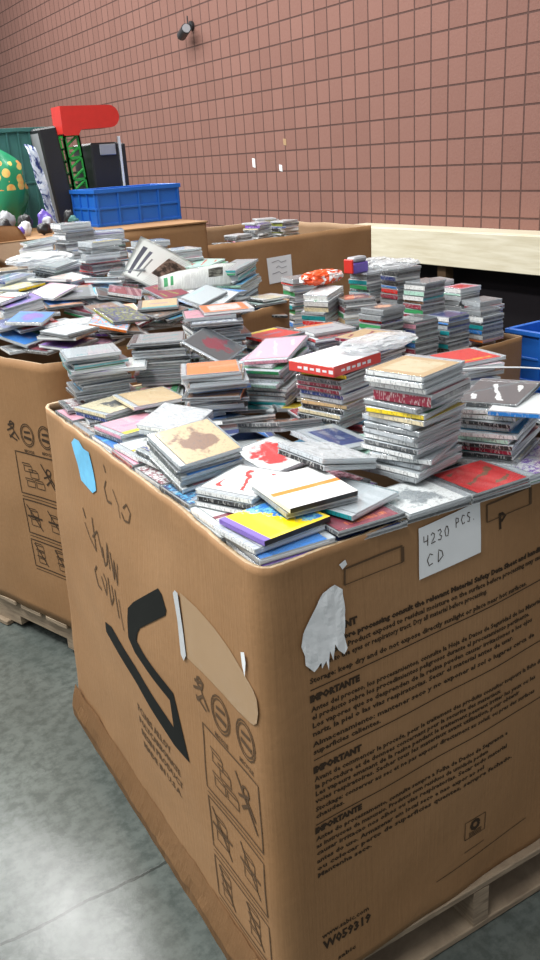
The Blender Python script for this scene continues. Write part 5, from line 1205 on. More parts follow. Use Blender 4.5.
# left-hand face prints, shared by boxes A and B (distance s back from the near corner)
def face_prints(carton, fn, full=True, dz=0., ds=0.):
    F = lambda y, z, off=.0012: fn(y-1.01+ds, z+dz, off)
    bm = bmesh.new(); wd = .0042
    def frame(y0, y1, z0, z1):
        strip(bm, dense([(y0, z0), (y1, z0), (y1, z1), (y0, z1)], .02, True), wd, F)
    def person(cx, cz, h):
        strip(bm, [(cx+.012*math.cos(a), cz+h*.4+.012*math.sin(a)) for a in [k*.8 for k in range(9)]], .006, F); strip(bm, [(cx, cz+h*.3), (cx-.01, cz), (cx+.02, cz-h*.4)], .007, F); strip(bm, [(cx-.01, cz), (cx-.03, cz-h*.4)], .007, F); strip(bm, [(cx, cz+h*.2), (cx+.03, cz)], .006, F)
    def sack(cx, cz, q):
        strip(bm, dense([(cx-q, cz-q*.5), (cx+q, cz-q*.5), (cx+q, cz+q*.5), (cx-q, cz+q*.5)], .01, True), .003, F); strip(bm, [(cx-q, cz+q*.5), (cx-q*.5, cz+q*.9), (cx+q*1.4, cz+q*.9), (cx+q, cz+q*.5)], .003, F)
    for k, (z0, z1) in enumerate(((.492, .645), (.338, .468), (.205, .312))):
        frame(1.062, 1.282, z0, z1); mid = (z0+z1)/2
        if k == 0:
            for a, b in ((1.22, mid-.035), (1.17, mid-.035), (1.195, mid), (1.225, mid+.02)): sack(a, b, .021)
            person(1.115, mid, .06); strip(bm, [(1.08, mid-.05), (1.15, mid+.05)], .006, F)
        elif k == 1:
            for a in (1.235, 1.12): sack(a, mid-.02, .024); sack(a, mid+.015, .02); strip(bm, [(a-.035, mid-.045), (a+.035, mid+.045)], .005, F); strip(bm, [(a-.04, mid), (a+.04, mid+.002)], .007, F)
        else:
            for a in (1.235, 1.12):
                for q in (-.025, 0., .025): sack(a, mid+q, .019)
                strip(bm, [(a-.03, mid-.04), (a+.03, mid+.04)], .005, F)
        strip(bm, dense([(1.062, z0-.012), (1.282, z0-.012)], .02), .0025, F)
    # round marks and the tumbling figure above the panels
    for cy, cz in ((1.198, .712), (1.10, .718)):
        for rr in (.040, .033): strip(bm, [(cy+rr*.9*math.cos(a*.3927), cz+rr*math.sin(a*.3927)) for a in range(17)], .0032, F)
        strip(bm, [(cy-.02, cz-.012), (cy+.02, cz-.008)], .010, F); strip(bm, [(cy-.018, cz+.012), (cy+.016, cz+.010)], .008, F)
        text_into(bm, 'RECYCLE', cy+.03, cz-.062, .013, lambda a, b: F(2*(cy+.03)-a, b), .0004)
    person(1.278, .715, .06); strip(bm, [(1.30, .735), (1.262, .745)], .007, F); strip(bm, [(1.30, .70), (1.26, .685)], .006, F)
    m1 = parented('printed_pictograms', bm, M['ink_brown'] if full else M['ink'], carton)
    if not full: return
    bm = bmesh.new()
    def mtext(t, y, z, size, wdt, bold=.0006): text_into(bm, t, y, z, size, lambda a, b: F(2*y-a, b), bold, width=wdt)
    mtext('PC/ABS ALLOY', 1.66, .452, .030, .20); mtext('POLYCARBONATE', 1.66, .418, .026, .24); mtext('RESIN PRODUCT', 1.655, .385, .026, .24); mtext('MADE IN U.S.A.', 1.65, .352, .024, .22)
    parented('printed_lettering', bm, M['ink_brown'], carton)
    # large scrawled marker writing
    bm = bmesh.new(); F2 = lambda a, b: F(a, b, .0016)
    for pts, q in (([(1.745, 1.052), (1.735, 1.035)], .005), ([(1.738, 1.015), (1.752, .995), (1.735, .968), (1.705, .972)], .0055), ([(1.69, 1.01), (1.66, .985), (1.65, .955)], .003),
                   ([(1.63, .985), (1.61, 1.0), (1.59, .985), (1.60, .962), (1.625, .958), (1.64, .972)], .0045),
                   ([(1.935, .885), (1.915, .865)], .007), ([(1.925, .850), (1.89, .82), (1.85, .80)], .004), ([(1.86, .885), (1.85, .80)], .006), ([(1.87, .83), (1.83, .86), (1.80, .80)], .005),
                   ([(1.80, .83), (1.79, .785), (1.77, .80), (1.76, .855), (1.75, .79)], .006), ([(1.74, .84), (1.72, .775), (1.715, .83), (1.70, .775)], .006), ([(1.70, .77), (1.69, .83)], .004),
                   ([(1.86, .755), (1.88, .735), (1.865, .70), (1.84, .70)], .006), ([(1.83, .74), (1.80, .70), (1.79, .74), (1.81, .755)], .005), ([(1.775, .76), (1.765, .69), (1.74, .72), (1.75, .75)], .006), ([(1.725, .75), (1.71, .68)], .006), ([(1.70, .735), (1.685, .66)], .004)):
        strip(bm, dense(pts, .008), q, F2)
    parented('marker_lettering', bm, M['ink_brown'], carton)
    # black angular emblem
    bm = bmesh.new()
    patch(bm, [(1.640, .739), (1.600, .772), (1.453, .868), (1.437, .862), (1.418, .833), (1.425, .818), (1.571, .720), (1.588, .700), (1.600, .675), (1.560, .663), (1.412, .642), (1.357, .500), (1.432, .498), (1.842, .578), (1.836, .610), (1.785, .620), (1.424, .548), (1.432, .612), (1.620, .632), (1.655, .655), (1.650, .700)], F2, .01)
    parented('printed_emblem', bm, M['logo'], carton)
    bm = bmesh.new(); patch(bm, [(1.973, 1.046), (1.95, 1.062), (1.91, 1.066), (1.88, 1.055), (1.84, 1.056), (1.826, 1.02), (1.812, .985), (1.809, .970), (1.836, .955), (1.88, .958), (1.925, .961), (1.94, 1.0)], lambda a, b: F(a, b, .0025), .012)
    parented('blue_sticker', bm, M['blue_label'], carton)
    bm = bmesh.new(); patch(bm, [(1.343, .906), (1.27, .905), (1.198, .895), (1.14, .882), (1.098, .866), (1.058, .848), (1.046, .835), (1.043, .81), (1.050, .785), (1.062, .774), (1.085, .770), (1.128, .768), (1.257, .772), (1.33, .770)], F2, .015)
    parented('tape_patch', bm, M['tape'], carton)
    bm = bmesh.new(); patch(bm, [(1.372, .893), (1.362, .903), (1.349, .902), (1.342, .86), (1.335, .82), (1.327, .775), (1.340, .757), (1.352, .765), (1.356, .80), (1.360, .84)], lambda a, b: F(a, b, .004), .008)
    parented('tape_tear', bm, M['silver'], carton)
    bm = bmesh.new(); patch(bm, [(1.091, .904), (1.077, .911), (1.074, .892), (1.081, .861), (1.088, .878)], lambda a, b: F(a, b, .004), .008); parented('paper_scrap', bm, M['paper'], carton)
face_prints(A, lambda s_, z, off: A.surf_far(s_, z, off))
face_prints(Bx, lambda s_, z, off: Bx.surf_far(s_, z, off), False, .15, 0.)
bm = bmesh.new(); patch(bm, [(2.865, 1.08), (3.05, 1.085), (3.05, .93), (2.875, .92)], lambda x, z: Cx.surf(0, x-2.32, z, .004), .05)
cl = parented('paper_label', bm, M['paper'], Cx)
bm = bmesh.new()
for k in range(3): strip(bm, [(2.90+.03*(k % 2), 1.05-.035*k), (2.95, 1.06-.035*k), (2.97, 1.045-.035*k), (3.01, 1.052-.035*k)], .004, lambda x, z: Cx.surf(0, x-2.32, z, .006))
link('handwriting', bm_mesh(bm, 'handwriting'), cl, M['grey'])

# ------------------------------------------------------------------ pallets
def pallet(label, o, ang, w, d, over=.02, h=.14, rag=0):
    t = thing('wooden_pallet', label, 'pallet', (o[0], o[1], 0), ang)
    n = 8; bw = d/(n*1.22)
    for i in range(n):
        y = -over+i*((d+2*over-bw)/(n-1)); box('deck_board', (-over, w+over, y, y+bw, h-.020, h-.001), t, M['wood'], .003)
    for i in range(3):
        x = -over+.02+i*(w+2*over-.04-.045)/2
        bm = bmesh.new()
        for a, b_, z0 in ((0, .16, .022), (.16, .40, .06), (.40, .60, .022), (.60, .84, .06), (.84, 1, .022)):
            bbox(bm, x, x+.045, -over+a*(d+2*over), -over+b_*(d+2*over), z0, h-.0205)
        link('stringer', bm_mesh(bm, 'stringer'), t, M['wood'])
    for y in (-over, d/2-.05, d+over-.1): box('bottom_board', (-over, w+over, y, y+.1, .002, .0215), t, M['wood'], .003)
    return t
pallet('wooden pallet under the front cardboard box', (.588, 1.035), R(-1.8), 1.02, 1.225, .002)
sheet_q = []
bm = bmesh.new(); V0 = []
for i in range(90):
    y = 1.03+i*.0138; f = i/89; xb = .572+.047*f
    j1 = .010*noise.noise(Vector((y*9, 1, 0)))+.006*noise.noise(Vector((y*31, 2, 0))); j2 = .022*noise.noise(Vector((y*7, 5, 0)))+.010*noise.noise(Vector((y*26, 7, 0)))
    V0.append([bm.verts.new(p) for p in ((xb-.004, y, .185+j1), (xb-.016-j1*.3, y, .150), (xb-.026+j1*.5, y, .118+j2*.4), (xb-.024-j2*.2, y, .082+j2))])
for a, b_ in zip(V0, V0[1:]):
    for k in range(3): bm.faces.new((a[k], b_[k], b_[k+1], a[k+1]))
bmesh.ops.solidify(bm, geom=bm.faces[:], thickness=.004); parented('crushed_bottom_flap', bm, M['card'], A)
pallet('wooden pallet under the left cardboard box', bu(.02, .02), R(18), 1.2, 1.22, 0)
pallet('wooden pallet under the low box of neat CD stacks', du(.02, .02), R(4), 1.10, 1.0, 0)
pallet('wooden pallet under the box with the square white label', (2.34, 4.63), 0, 1.36, 1.2, 0)

# ------------------------------------------------------------------ CD cases
PAL = {'white': (0.82, 0.83, 0.82), 'cream': (0.74, 0.66, 0.48), 'tan': (0.6, 0.45, 0.28), 'yellow': (0.85, 0.66, 0.05), 'orange': (0.85, 0.28, 0.12), 'peach': (0.82, 0.5, 0.36), 'red': (0.62, 0.05, 0.05), 'maroon': (0.22, 0.03, 0.05), 'pink': (0.78, 0.42, 0.5), 'purple': (0.22, 0.12, 0.42), 'navy': (0.03, 0.05, 0.18), 'blue': (0.08, 0.24, 0.6), 'sky': (0.22, 0.55, 0.82), 'teal': (0.06, 0.3, 0.32), 'green': (0.07, 0.3, 0.13), 'olive': (0.26, 0.28, 0.08), 'brown': (0.22, 0.11, 0.06), 'black': (0.02, 0.02, 0.022), 'charcoal': (0.08, 0.085, 0.09), 'grey': (0.3, 0.32, 0.33), 'silver': (0.5, 0.53, 0.55), 'mint': (0.5, 0.72, 0.62)}
for _k, _c in list(PAL.items()):
    _g = sum(_c)/3; PAL[_k] = tuple(max(.004, _g+(q-_g)*1.28) for q in _c)
TH = {'jewel': 0.0104, 'double': 0.0235, 'digi': 0.009, 'slim': 0.0056, 'carton': 0.024, 'clear': 0.0104}
LX, WY = .142, .125
def uvbox(bm, x0, x1, y0, y1, z0, z1, mi=0, bev=0):
    """box whose UVs run 0..1 over its plan, for printed covers"""
    uvl = bm.loops.layers.uv.verify(); r = bbox(bm, x0, x1, y0, y1, z0, z1, bev, mi)
    for f in bm.faces:
        if any(v.co.x < x0-1e-4 or v.co.x > x1+1e-4 for v in f.verts): continue
        for l in f.loops: l[uvl].uv = ((l.vert.co.x-x0)/(x1-x0), (l.vert.co.y-y0)/(y1-y0))
PM = {}
def part_mesh(key, fn):
    if key not in PM: bm = bmesh.new(); fn(bm); PM[key] = bm_mesh(bm, key)
    return PM[key]
def tray_shape(bm, T, slots):
    bbox(bm, -.0705, .0705, -.0620, .0620, .0006, T*.56, .0008)
    bbox(bm, -.0705, -.0585, -.0622, .0622, T*.5, T-.0014, .0006)           # hinge strip
    for k in range(5): bbox(bm, -.0700, -.0590, -.052+k*.024, -.046+k*.024, T-.0014, T-.0008)
    for y in (-.0624, .0618): bbox(bm, -.055, .055, y, y+.0006, T*.2, T*.35)
    if slots:
        r = bmesh.ops.create_cone(bm, cap_ends=True, segments=20, radius1=.012, radius2=.010, depth=.002); bmesh.ops.translate(bm, verts=r['verts'], vec=(.006, 0, T*.56+.001))
        r = bmesh.ops.create_cone(bm, cap_ends=False, segments=32, radius1=.0600, radius2=.0600, depth=.0012); bmesh.ops.translate(bm, verts=r['verts'], vec=(.006, 0, T*.56+.0006))
def lid_shape(bm, T):
    bbox(bm, -.071, .071, -.0625, .0625, T-.0007, T, .0003, 0)
    for y in (-.0625, .0614): bbox(bm, -.071, .071, y, y+.0011, T*.62, T-.0007, 0, 1)
    for x in (-.071, .0699): bbox(bm, x, x+.0011, -.0614, .0614, T*.80, T-.0007, 0, 1)
    for y in (-.0625, .0614): bbox(bm, -.071, .071, y, y+.0011, 0, T*.18, 0, 1)
def inlay_shape(bm, T):
    bbox(bm, -.0702, .0702, -.0600, .0600, .0001, .0006)
    for x in (-.0713, .0706): bbox(bm, x, x+.0007, -.0605, .0605, .0012, T*.80)
def build_case(o, typ, app, lid=True):
    """children of one case; o is the tray (its own mesh)"""
    main, acc, pat, sp, tr = app; T = TH[typ]
    def kid(name, me, mt, main_c, acc_c=None):
        c = bpy.data.objects.new(name, me); COL.objects.link(c); c.parent = o; c.color = (*PAL[main_c], 1)
        if acc_c: c['accent'] = list(PAL[acc_c])
        return c
    if typ in ('digi', 'carton'): return
    if typ != 'clear':
        me = part_mesh('booklet_%s_%s' % (pat, typ), lambda bm: uvbox(bm, -.0565, .0665, -.0600, .0600, T-.0020, T-.0011))
        if not me.materials: me.materials.append(M['c_'+pat])
        kid('booklet', me, None, main, acc)
    me = part_mesh('inlay_card_'+typ, lambda bm: inlay_shape(bm, T))
    if not me.materials: me.materials.append(M['inlay'])
    kid('inlay_card', me, None, sp)
    me = part_mesh('lid_'+typ, lambda bm: lid_shape(bm, T))
    if not me.materials: me.materials.append(M['lid'] if typ != 'clear' else M['wrap']); me.materials.append(M['lid_edge'])
    c = bpy.data.objects.new('lid', me); COL.objects.link(c); c.parent = o
def case_root(typ, app):
    main, acc, pat, sp, tr = app; T = TH[typ]
    if typ == 'digi':
        me = part_mesh('sleeve_'+pat, lambda bm: (uvbox(bm, -.069, .069, -.0625, .0625, 0, T, 0), ))
        if not me.materials: me.materials.append(M['c_'+pat])
        o = bpy.data.objects.new('cardboard_cd_sleeve', me); o.color = (*PAL[main], 1); o['accent'] = list(PAL[acc])
    elif typ == 'carton':
        me = part_mesh('carton', lambda bm: bbox(bm, -.082, .082, -.066, .066, .0005, T, .0015))
        if not me.materials: me.materials.append(M['carton_red'])
        o = bpy.data.objects.new('disc_box_set', me)
    else:
        me = part_mesh('tray_'+typ, lambda bm: tray_shape(bm, T, typ == 'clear'))
        if not me.materials: me.materials.append(M['tray'])
        o = bpy.data.objects.new('cd_case' if typ != 'double' else 'double_cd_case', me); o.color = (*PAL[tr], 1)
    COL.objects.link(o); return o
for nm, col in (('purple', (.20, .12, .45)), ('white', (.78, .78, .76))): M['sp_'+nm] = flat('spine_'+nm, col, .4, .5, .08)
M['carton_red'] = flat('red_print', (.68, .05, .04), .35, .5, .1, 50, coat=.3)
M['carton_white'] = flat('white_gloss_card', (.80, .80, .82), .3, .5, .05, coat=.3)
def frame_of(x, y, z, yaw, sx, sy):
    a = Vector((math.cos(yaw), math.sin(yaw), sx)).normalized(); b = Vector((-math.sin(yaw), math.cos(yaw), sy)); n = a.cross(b).normalized(); b = n.cross(a)
    m = Matrix((a, b, n)).transposed().to_4x4(); m.translation = (x, y, z); return m
KEY = {'g': ['', 'CDs of the back rim stack behind the orange one', 'CDs of the blue striped far box stack', 'CDs of the brown flecked pile under the purple packet', 'CDs of the brown stack at the far box corner', 'CDs of the dark pile left of the newspaper', 'CDs of the dim stack behind the newspaper', 'CDs of the fanned stack right of the tall stack', 'CDs of the far left pale stack beside the cardboard flap', 'CDs of the far pale stack behind the purple packet', 'CDs of the far stack before the blue tote', 'CDs of the far stack beside the box corner', 'CDs of the far white stack beside the cardboard flap', 'CDs of the green striped far box stack', 'CDs of the grey block of the far box', 'CDs of the grey stack behind the orange topped stack', 'CDs of the leaning stack beside the orange bag', 'CDs of the leaning stack left of the red carton', 'CDs of the low silver stack inside the labelled box', 'CDs of the low stack behind the fanned stack', 'CDs of the middle silver stack inside the labelled box', 'CDs of the mint pile right of the newspaper', 'CDs of the navy pile behind the purple pile', 'CDs of the orange footed far box stack', 'CDs of the pale heap below the ledge end', 'CDs of the pale pile over the left box rim', 'CDs of the pale stack at the right edge', 'CDs of the pale stack right of the newspaper top', 'CDs of the pink striped far box stack', 'CDs of the pink topped stack below the wooden ledge', 'CDs of the purple topped pile at the left edge', 'CDs of the red stack near the blue tote', 'CDs of the rightmost stack inside the labelled box', 'CDs of the stack behind the leaning stack', 'CDs of the stack behind the red carton', 'CDs of the stack behind the tall straight stack', 'CDs of the stack topped by the orange CD', 'CDs of the stack under the red carton', 'CDs of the tall stack beside the handwritten label', 'CDs of the teal stack by the far left corner', 'CDs of the tilted green stack beside the blue CD', 'CDs of the wrapped stack beside the red stack', 'CDs of the yellow striped corner stack', 'loose CDs in the front box', 'loose CDs in the left box'], 'c': ['white', 'cream', 'tan', 'yellow', 'orange', 'peach', 'red', 'maroon', 'pink', 'purple', 'navy', 'blue', 'sky', 'teal', 'green', 'olive', 'brown', 'black', 'charcoal', 'grey', 'silver', 'mint'], 'p': ['plain', 'banner', 'portrait', 'bands', 'diagonal', 'speckled', 'framed', 'tracklist', 'painting'], 't': ['jewel', 'double', 'digi', 'slim', 'carton', 'clear']}
ROWS = json.loads(DATA)
packed = bmesh.new(); tint = packed.loops.layers.float_color.new('tint'); n_packed = 0
def tinted(bm_, geo, col, mt, mi):
    fs = set(f for v in geo['verts'] for f in v.link_faces)
    bmesh.ops.transform(bm_, verts=geo['verts'], matrix=mt)
    for f in fs:
        f.material_index = mi
        for l in f.loops: l[tint] = (*col, 1)
def add_packed(typ, app, mt):
    main, acc, pat, sp, tr = app; T = TH[typ]
    def b_(x0, x1, y0, y1, z0, z1, c, mi):
        r = bmesh.ops.create_cube(packed, size=1); bmesh.ops.scale(packed, verts=r['verts'], vec=(x1-x0, y1-y0, z1-z0)); bmesh.ops.translate(packed, verts=r['verts'], vec=((x0+x1)/2, (y0+y1)/2, (z0+z1)/2)); tinted(packed, r, c, mt, mi)
    b_(-.071, .071, -.0622, .0622, .0004, T*.45, PAL[tr], 1); b_(-.0702, .0705, -.0618, .0618, T*.62, T-.0004, (.62, .66, .68), 1)
    b_(-.0712, .0712, -.0605, .0605, .0012, T*.80, PAL[sp], 0); b_(-.0565, .0665, -.06, .06, T-.002, T-.0001, PAL[main], 0)
for r in ROWS:
    x, y, z, yaw, sx, sy, typ, app, lab, grp = r
    typ = KEY['t'][typ]; grp = KEY['g'][grp]; app = [KEY['c'][app[0]], KEY['c'][app[1]], KEY['p'][app[2]], KEY['c'][app[3]], KEY['c'][app[4]]]; mt = frame_of(x, y, z, yaw, sx, sy)
    if lab is None: add_packed(typ, app, mt); n_packed += 1; continue
    o = case_root(typ, app); o.matrix_world = mt; build_case(o, typ, app)
    tag(o, lab, 'CD', grp or None)
    if lab[:2] == '#!': o['idx'] = int(lab[2:])
    if typ == 'carton':
        def panel(nm, dims, mm): box(nm, dims, o, mm, .0004)
        panel('top_panel', (-.0815, .0815, -.0655, .0655, TH[typ], TH[typ]+.0010), M['carton_white'])
        bm = bmesh.new()
        for side, (ax, L) in enumerate((('x', .12), ('y', .10))):
            fn = (lambda a, b: Vector((-.07+a, -.0666, b))) if side == 0 else (lambda a, b: Vector((-.0826, .05-a, b)))
            for k in range(6): strip(bm, [(.012+k*.018, .012), (.012+k*.018+.012, .012)], .008 if k % 2 else .005, fn)
        link('side_lettering', bm_mesh(bm, 'side_lettering'), o, M['carton_white'])
    if typ == 'digi':
        box('spine_band', (-.0696, -.0688, -.0622, .0622, .0004, TH[typ]-.0004), o, M['sp_'+('purple' if app[3] == 'purple' else 'white')], 0)
        box('end_band', (-.0688, .0688, -.0632, -.0624, .0002, TH[typ]-.0002), o, M['black'], 0)
me = bm_mesh(packed, 'cd_cases'); me.materials.append(M['inlay_s']); me.materials.append(M['tray_s'])
tag(link('cd_cases', me), 'mass of CD cases packed underneath and between the stacks in all boxes', 'CDs', 'CDs in the boxes', 'stuff')

# ------------------------------------------------------------------ folding lids, papers, bags
def sheet(name, corners, mt, label=None, cat=None, parent=None, bend=.01, nx=14, ny=14, seed=0, th=.0008, amp=.0, freq=9):
    """a thin sheet through four corners (bl, br, tr, tl), bent and crumpled"""
    P = [Vector(c) for c in corners]; bm = bmesh.new(); uvl = bm.loops.layers.uv.verify(); V = {}
    n0 = (P[1]-P[0]).cross(P[3]-P[0]).normalized()
    for i in range(nx+1):
        for j in range(ny+1):
            u, v = i/nx, j/ny; p = (P[0].lerp(P[1], u)).lerp(P[3].lerp(P[2], u), v)
            d = bend*math.sin(math.pi*u)*1.+bend*.6*math.sin(math.pi*v)+amp*noise.noise(p*freq+Vector((seed, 0, 0)))+amp*.5*noise.noise(p*freq*3+Vector((seed, 5, 0)))
            V[i, j] = bm.verts.new(p+n0*d)
    for i in range(nx):
        for j in range(ny):
            f = bm.faces.new((V[i, j], V[i+1, j], V[i+1, j+1], V[i, j+1]))
            for l, (a, b) in zip(f.loops, ((i, j), (i+1, j), (i+1, j+1), (i, j+1))): l[uvl].uv = (a/nx, b/ny)
    bmesh.ops.solidify(bm, geom=bm.faces[:], thickness=th)
    me = bm_mesh(bm, name, True); o = link(name, me, parent, mt)
    if label: tag(o, label, cat)
    return o
def newsprint(name, photo, bar=None):
    m, nt, b, o = mat(name); uv = N(nt, 'ShaderNodeTexCoord').outputs['UV']; s = N(nt, 'ShaderNodeSeparateXYZ', inp=dict(Vector=uv)); u, v = s.outputs[0], s.outputs[1]
    lt = lambda a, c: MA(nt, 'LESS_THAN', a, c); gt = lambda a, c: MA(nt, 'GREATER_THAN', a, c); mul = lambda a, c: MA(nt, 'MULTIPLY', a, c)
    rect = lambda r: mul(mul(gt(u, r[0]), lt(u, r[1])), mul(gt(v, r[2]), lt(v, r[3])))
    mp = N(nt, 'ShaderNodeMapping', inp=dict(Vector=uv)); mp.inputs['Scale'].default_value = (40, 1, 1)
    t = NOI(nt, mp.outputs[0], 2, 2)
    k = mul(mul(lt(MA(nt, 'FRACT', mul(v, 26.)), .42), gt(t, .45)), mul(mul(gt(u, .06), lt(u, .94)), lt(v, .93)))
    c = MIX(nt, mul(k, .42), (.83, .85, .82), (.2, .2, .2))
    for (r, col) in photo:
        n = NOI(nt, uv, 7, 4, .7); c = MIX(nt, rect(r), c, MIX(nt, RAMP(nt, n, [(.45, (0, 0, 0)), (.58, (1, 1, 1))]), col, [x*5+.06 for x in col]))
    for (r, col) in (bar or []): c = MIX(nt, rect(r), c, col)
    nt.links.new(c, b.inputs['Base Color']); b.inputs['Roughness'].default_value = .5; return m
M['news1'] = newsprint('printed_leaflet', [((.50, .98, .30, .80), (.05, .03, .02))], [((.0, .5, .0, 1), (.83, .85, .82)), ((.10, .17, .10, .80), (.12, .12, .16)), ((.22, .27, .20, .75), (.15, .15, .2)), ((.32, .35, .10, .60), (.3, .3, .3))])
M['news2'] = newsprint('printed_newspaper', [((.55, .72, .35, .75), (.05, .05, .04))], [((.06, .10, .3, .8), (.03, .35, .12)), ((.13, .16, .3, .8), (.03, .35, .12))])
l1 = sheet('printed_leaflet', [(1.348, 3.274, 1.265), (1.452, 3.161, 1.185), (1.745, 3.27, 1.225), (1.479, 3.338, 1.401)], M['news1'], 'white printed leaflet with dark photo standing up on the left pile', 'leaflet', bend=.012)
l2 = sheet('newspaper', [(1.361, 2.985, 1.20), (1.787, 3.059, 1.19), (1.835, 3.13, 1.27), (1.418, 3.086, 1.265)], M['news2'], 'folded newspaper page with green print lying below the leaflet', 'newspaper', bend=.02, amp=.01)

# ledge along the wall
t = thing('wooden_ledge', 'long cream wooden ledge along the brick wall', 'ledge', (5.0, 0, 0))
box('top_board', (0, .25, -1.5, 6.6, .990, 1.022), t, M['timber'], .004)
box('fascia_board', (-.04, 0, -1.5, 6.6, .745, 1.018), t, M['timber'], .004)
box('shade_panel', (.20, .24, -1.4, 6.5, .0, .989), t, M['dark'], 0)  # added near-black panel, stands in for the deep shade under the ledge
for y in (5.35, 3.7, 2.1, .5): box('post', (.03, .12, y-.05, y+.05, 0, .989), t, M['ink_brown'], .003)

# blue crates beside the low box
def crate(name, label, loc, rz, w, d, h, mt, group=None, lattice=False, ribs=5, wall=.012, tilt=None, grp=None, open_top=True):
    t = thing(name, label, 'crate', loc, rz, group)
    if tilt: t.rotation_euler = tilt
    bm = bmesh.new()
    if not lattice:
        bbox(bm, 0, w, 0, wall, 0, h, .002); bbox(bm, 0, w, d-wall, d, 0, h, .002); bbox(bm, 0, wall, wall, d-wall, 0, h, .002); bbox(bm, w-wall, w, wall, d-wall, 0, h, .002)
    else:
        for y0, y1 in ((0, wall), (d-wall, d)):
            for (a, b_) in ((0, .02), (w-.02, w)): bbox(bm, a, b_, y0, y1, 0, h, .002)
            k = int(h/.05)
            for i in range(k+1): bbox(bm, .02, w-.02, y0, y1, i*(h-.014)/k, i*(h-.014)/k+.014)
            for i in range(2): bbox(bm, .02+(w-.04)*(i+1)/3-.005, .02+(w-.04)*(i+1)/3+.005, y0, y1, 0, h)
        for x0, x1 in ((0, wall), (w-wall, w)):
            k = int(h/.07)
            for i in range(k+1): bbox(bm, x0, x1, wall, d-wall, i*(h-.016)/k, i*(h-.016)/k+.016)
            kk = max(2, int(d/.07))
            for i in range(kk+1):
                for q in range(k): 
                    z0 = q*(h-.016)/k; cyl(bm, ((x0+x1)/2, wall+(d-2*wall)*i/kk, z0+.008), ((x0+x1)/2, wall+(d-2*wall)*min(i+1, kk)/kk, z0+(h-.016)/k+.008), .006, seg=6)
    bbox(bm, wall*.5, w-wall*.5, wall*.5, d-wall*.5, 0, wall)
    link('crate_body', bm_mesh(bm, 'crate_body'), t, mt)
    if not lattice:
        bm = bmesh.new()
        for z0, z1, e in ((h-.022, h, .014), (h*.45, h*.45+.012, .007), (.0, .014, .007)):
            bbox(bm, -e, w+e, -e, .0005, z0, z1, .001); bbox(bm, -e, w+e, d-.0005, d+e, z0, z1, .001); bbox(bm, -e, .0005, 0, d, z0, z1, .001); bbox(bm, w-.0005, w+e, 0, d, z0, z1, .001)
        for i in range(ribs+1):
            x = i*(w-.01)/ribs; bbox(bm, x, x+.01, -.009, .0005, 0, h); bbox(bm, x, x+.01, d-.0005, d+.009, 0, h)
        for i in range(4):
            y = i*(d-.01)/3; bbox(bm, -.009, .0005, y, y+.01, 0, h); bbox(bm, w-.0005, w+.009, y, y+.01, 0, h)
        link('rim_ribs', bm_mesh(bm, 'rim_ribs'), t, mt)
        bm = bmesh.new(); bbox(bm, w*.40, w*.60, -.016, -.0145, h-.018, h-.006); link('grip', bm_mesh(bm, 'grip'), t, M['blue'] if mt == M['blue'] else mt)
    return t
for k, lb in enumerate(('blue plastic crate at the bottom of the pile right of the low box', 'blue plastic crate in the middle of the pile right of the low box', 'blue plastic crate on top of the pile right of the low box')):
    crate('plastic_crate', lb, (3.30+.008*k, 2.42-.006*k, .002+.262*k), R(1.5*k-1), .60, .60, .259, M['blue'], 'stacked blue crates', ribs=5)
crate('plastic_tote', 'bright blue plastic tote on the far box in front of the brick wall', (1.80, 4.60, 1.3655), R(1), .50, .34, .195, M['blue'], ribs=4)

# background box carrying the clutter
Ex = Carton('cardboard_box', [(1.0, 4.25), (2.29, 4.27), (2.29, 5.45), (1.0, 5.45)], [(1.0, 4.25), (2.29, 4.27), (2.29, 5.45), (1.0, 5.45)], .14, 1.355, r=.02, seed=21, rimn=.0, amp=.6)
eo = Ex.build('tall cardboard box with a flap, carrying crates near the wall')
box('lid_board', (1.0, 2.29, 4.26, 5.45, 1.3555, 1.3645), eo, M['card'], .001)
sheet('front_flap', [(1.15, 4.07, 1.24), (1.55, 4.10, 1.27), (1.52, 4.255, 1.355), (1.02, 4.255, 1.355)], M['card_in'], parent=eo, bend=.01, th=.006)
sheet('raised_flap', [(1.02, 4.28, 1.358), (1.30, 4.30, 1.358), (1.27, 4.33, 1.43), (1.03, 4.30, 1.45)], M['card'], parent=eo, bend=.01, th=.006)
pallet('wooden pallet under the tall box with a flap', (1.02, 4.28), 0, 1.25, 1.15, 0)

ZT = 1.3650
t = thing('standing_crate', 'green lattice crate standing on end behind the blue tote', 'crate', (1.84, 5.0, ZT), 0)
t.rotation_euler = (0, R(-4), 0)
bm = bmesh.new(); W_, D_, H_ = .10, .34, .49
for x0, x1 in ((0, .010), (W_-.010, W_)):
    for y0, y1 in ((0, .02), (D_-.02, D_)): bbox(bm, x0, x1, y0, y1, 0, H_)
for y0, y1 in ((0, .012), (D_-.012, D_)):
    for a, b_ in ((0, .018), (W_-.018, W_)): bbox(bm, a, b_, y0, y1, 0, H_)
    for k in range(8): cyl(bm, (.012, (y0+y1)/2, .01+k*.06), (W_-.012, (y0+y1)/2, .06+k*.06), .007, seg=6)
    for k in range(5): bbox(bm, .0, W_, y0, y1, k*(H_-.014)/4, k*(H_-.014)/4+.014)
for x0 in (0, W_-.01):
    for k in range(8): bbox(bm, x0, x0+.008, .01, D_-.01, k*(H_-.012)/7, k*(H_-.012)/7+.012)
link('lattice', bm_mesh(bm, 'lattice'), t, M['green'])
t = thing('black_cabinet', 'black case with a white edge strip behind the blue tote', 'case', (1.965, 5.0, ZT))
box('case_body', (0, .175, 0, .3, 0, .44), t, M['black'], .01)
box('edge_strip', (.176, .190, .0, .02, 0, .47), t, M['white_plastic'], .002)
box('corner_fitting', (.05, .15, -.012, -.0005, .37, .43), t, M['grey'], .004)
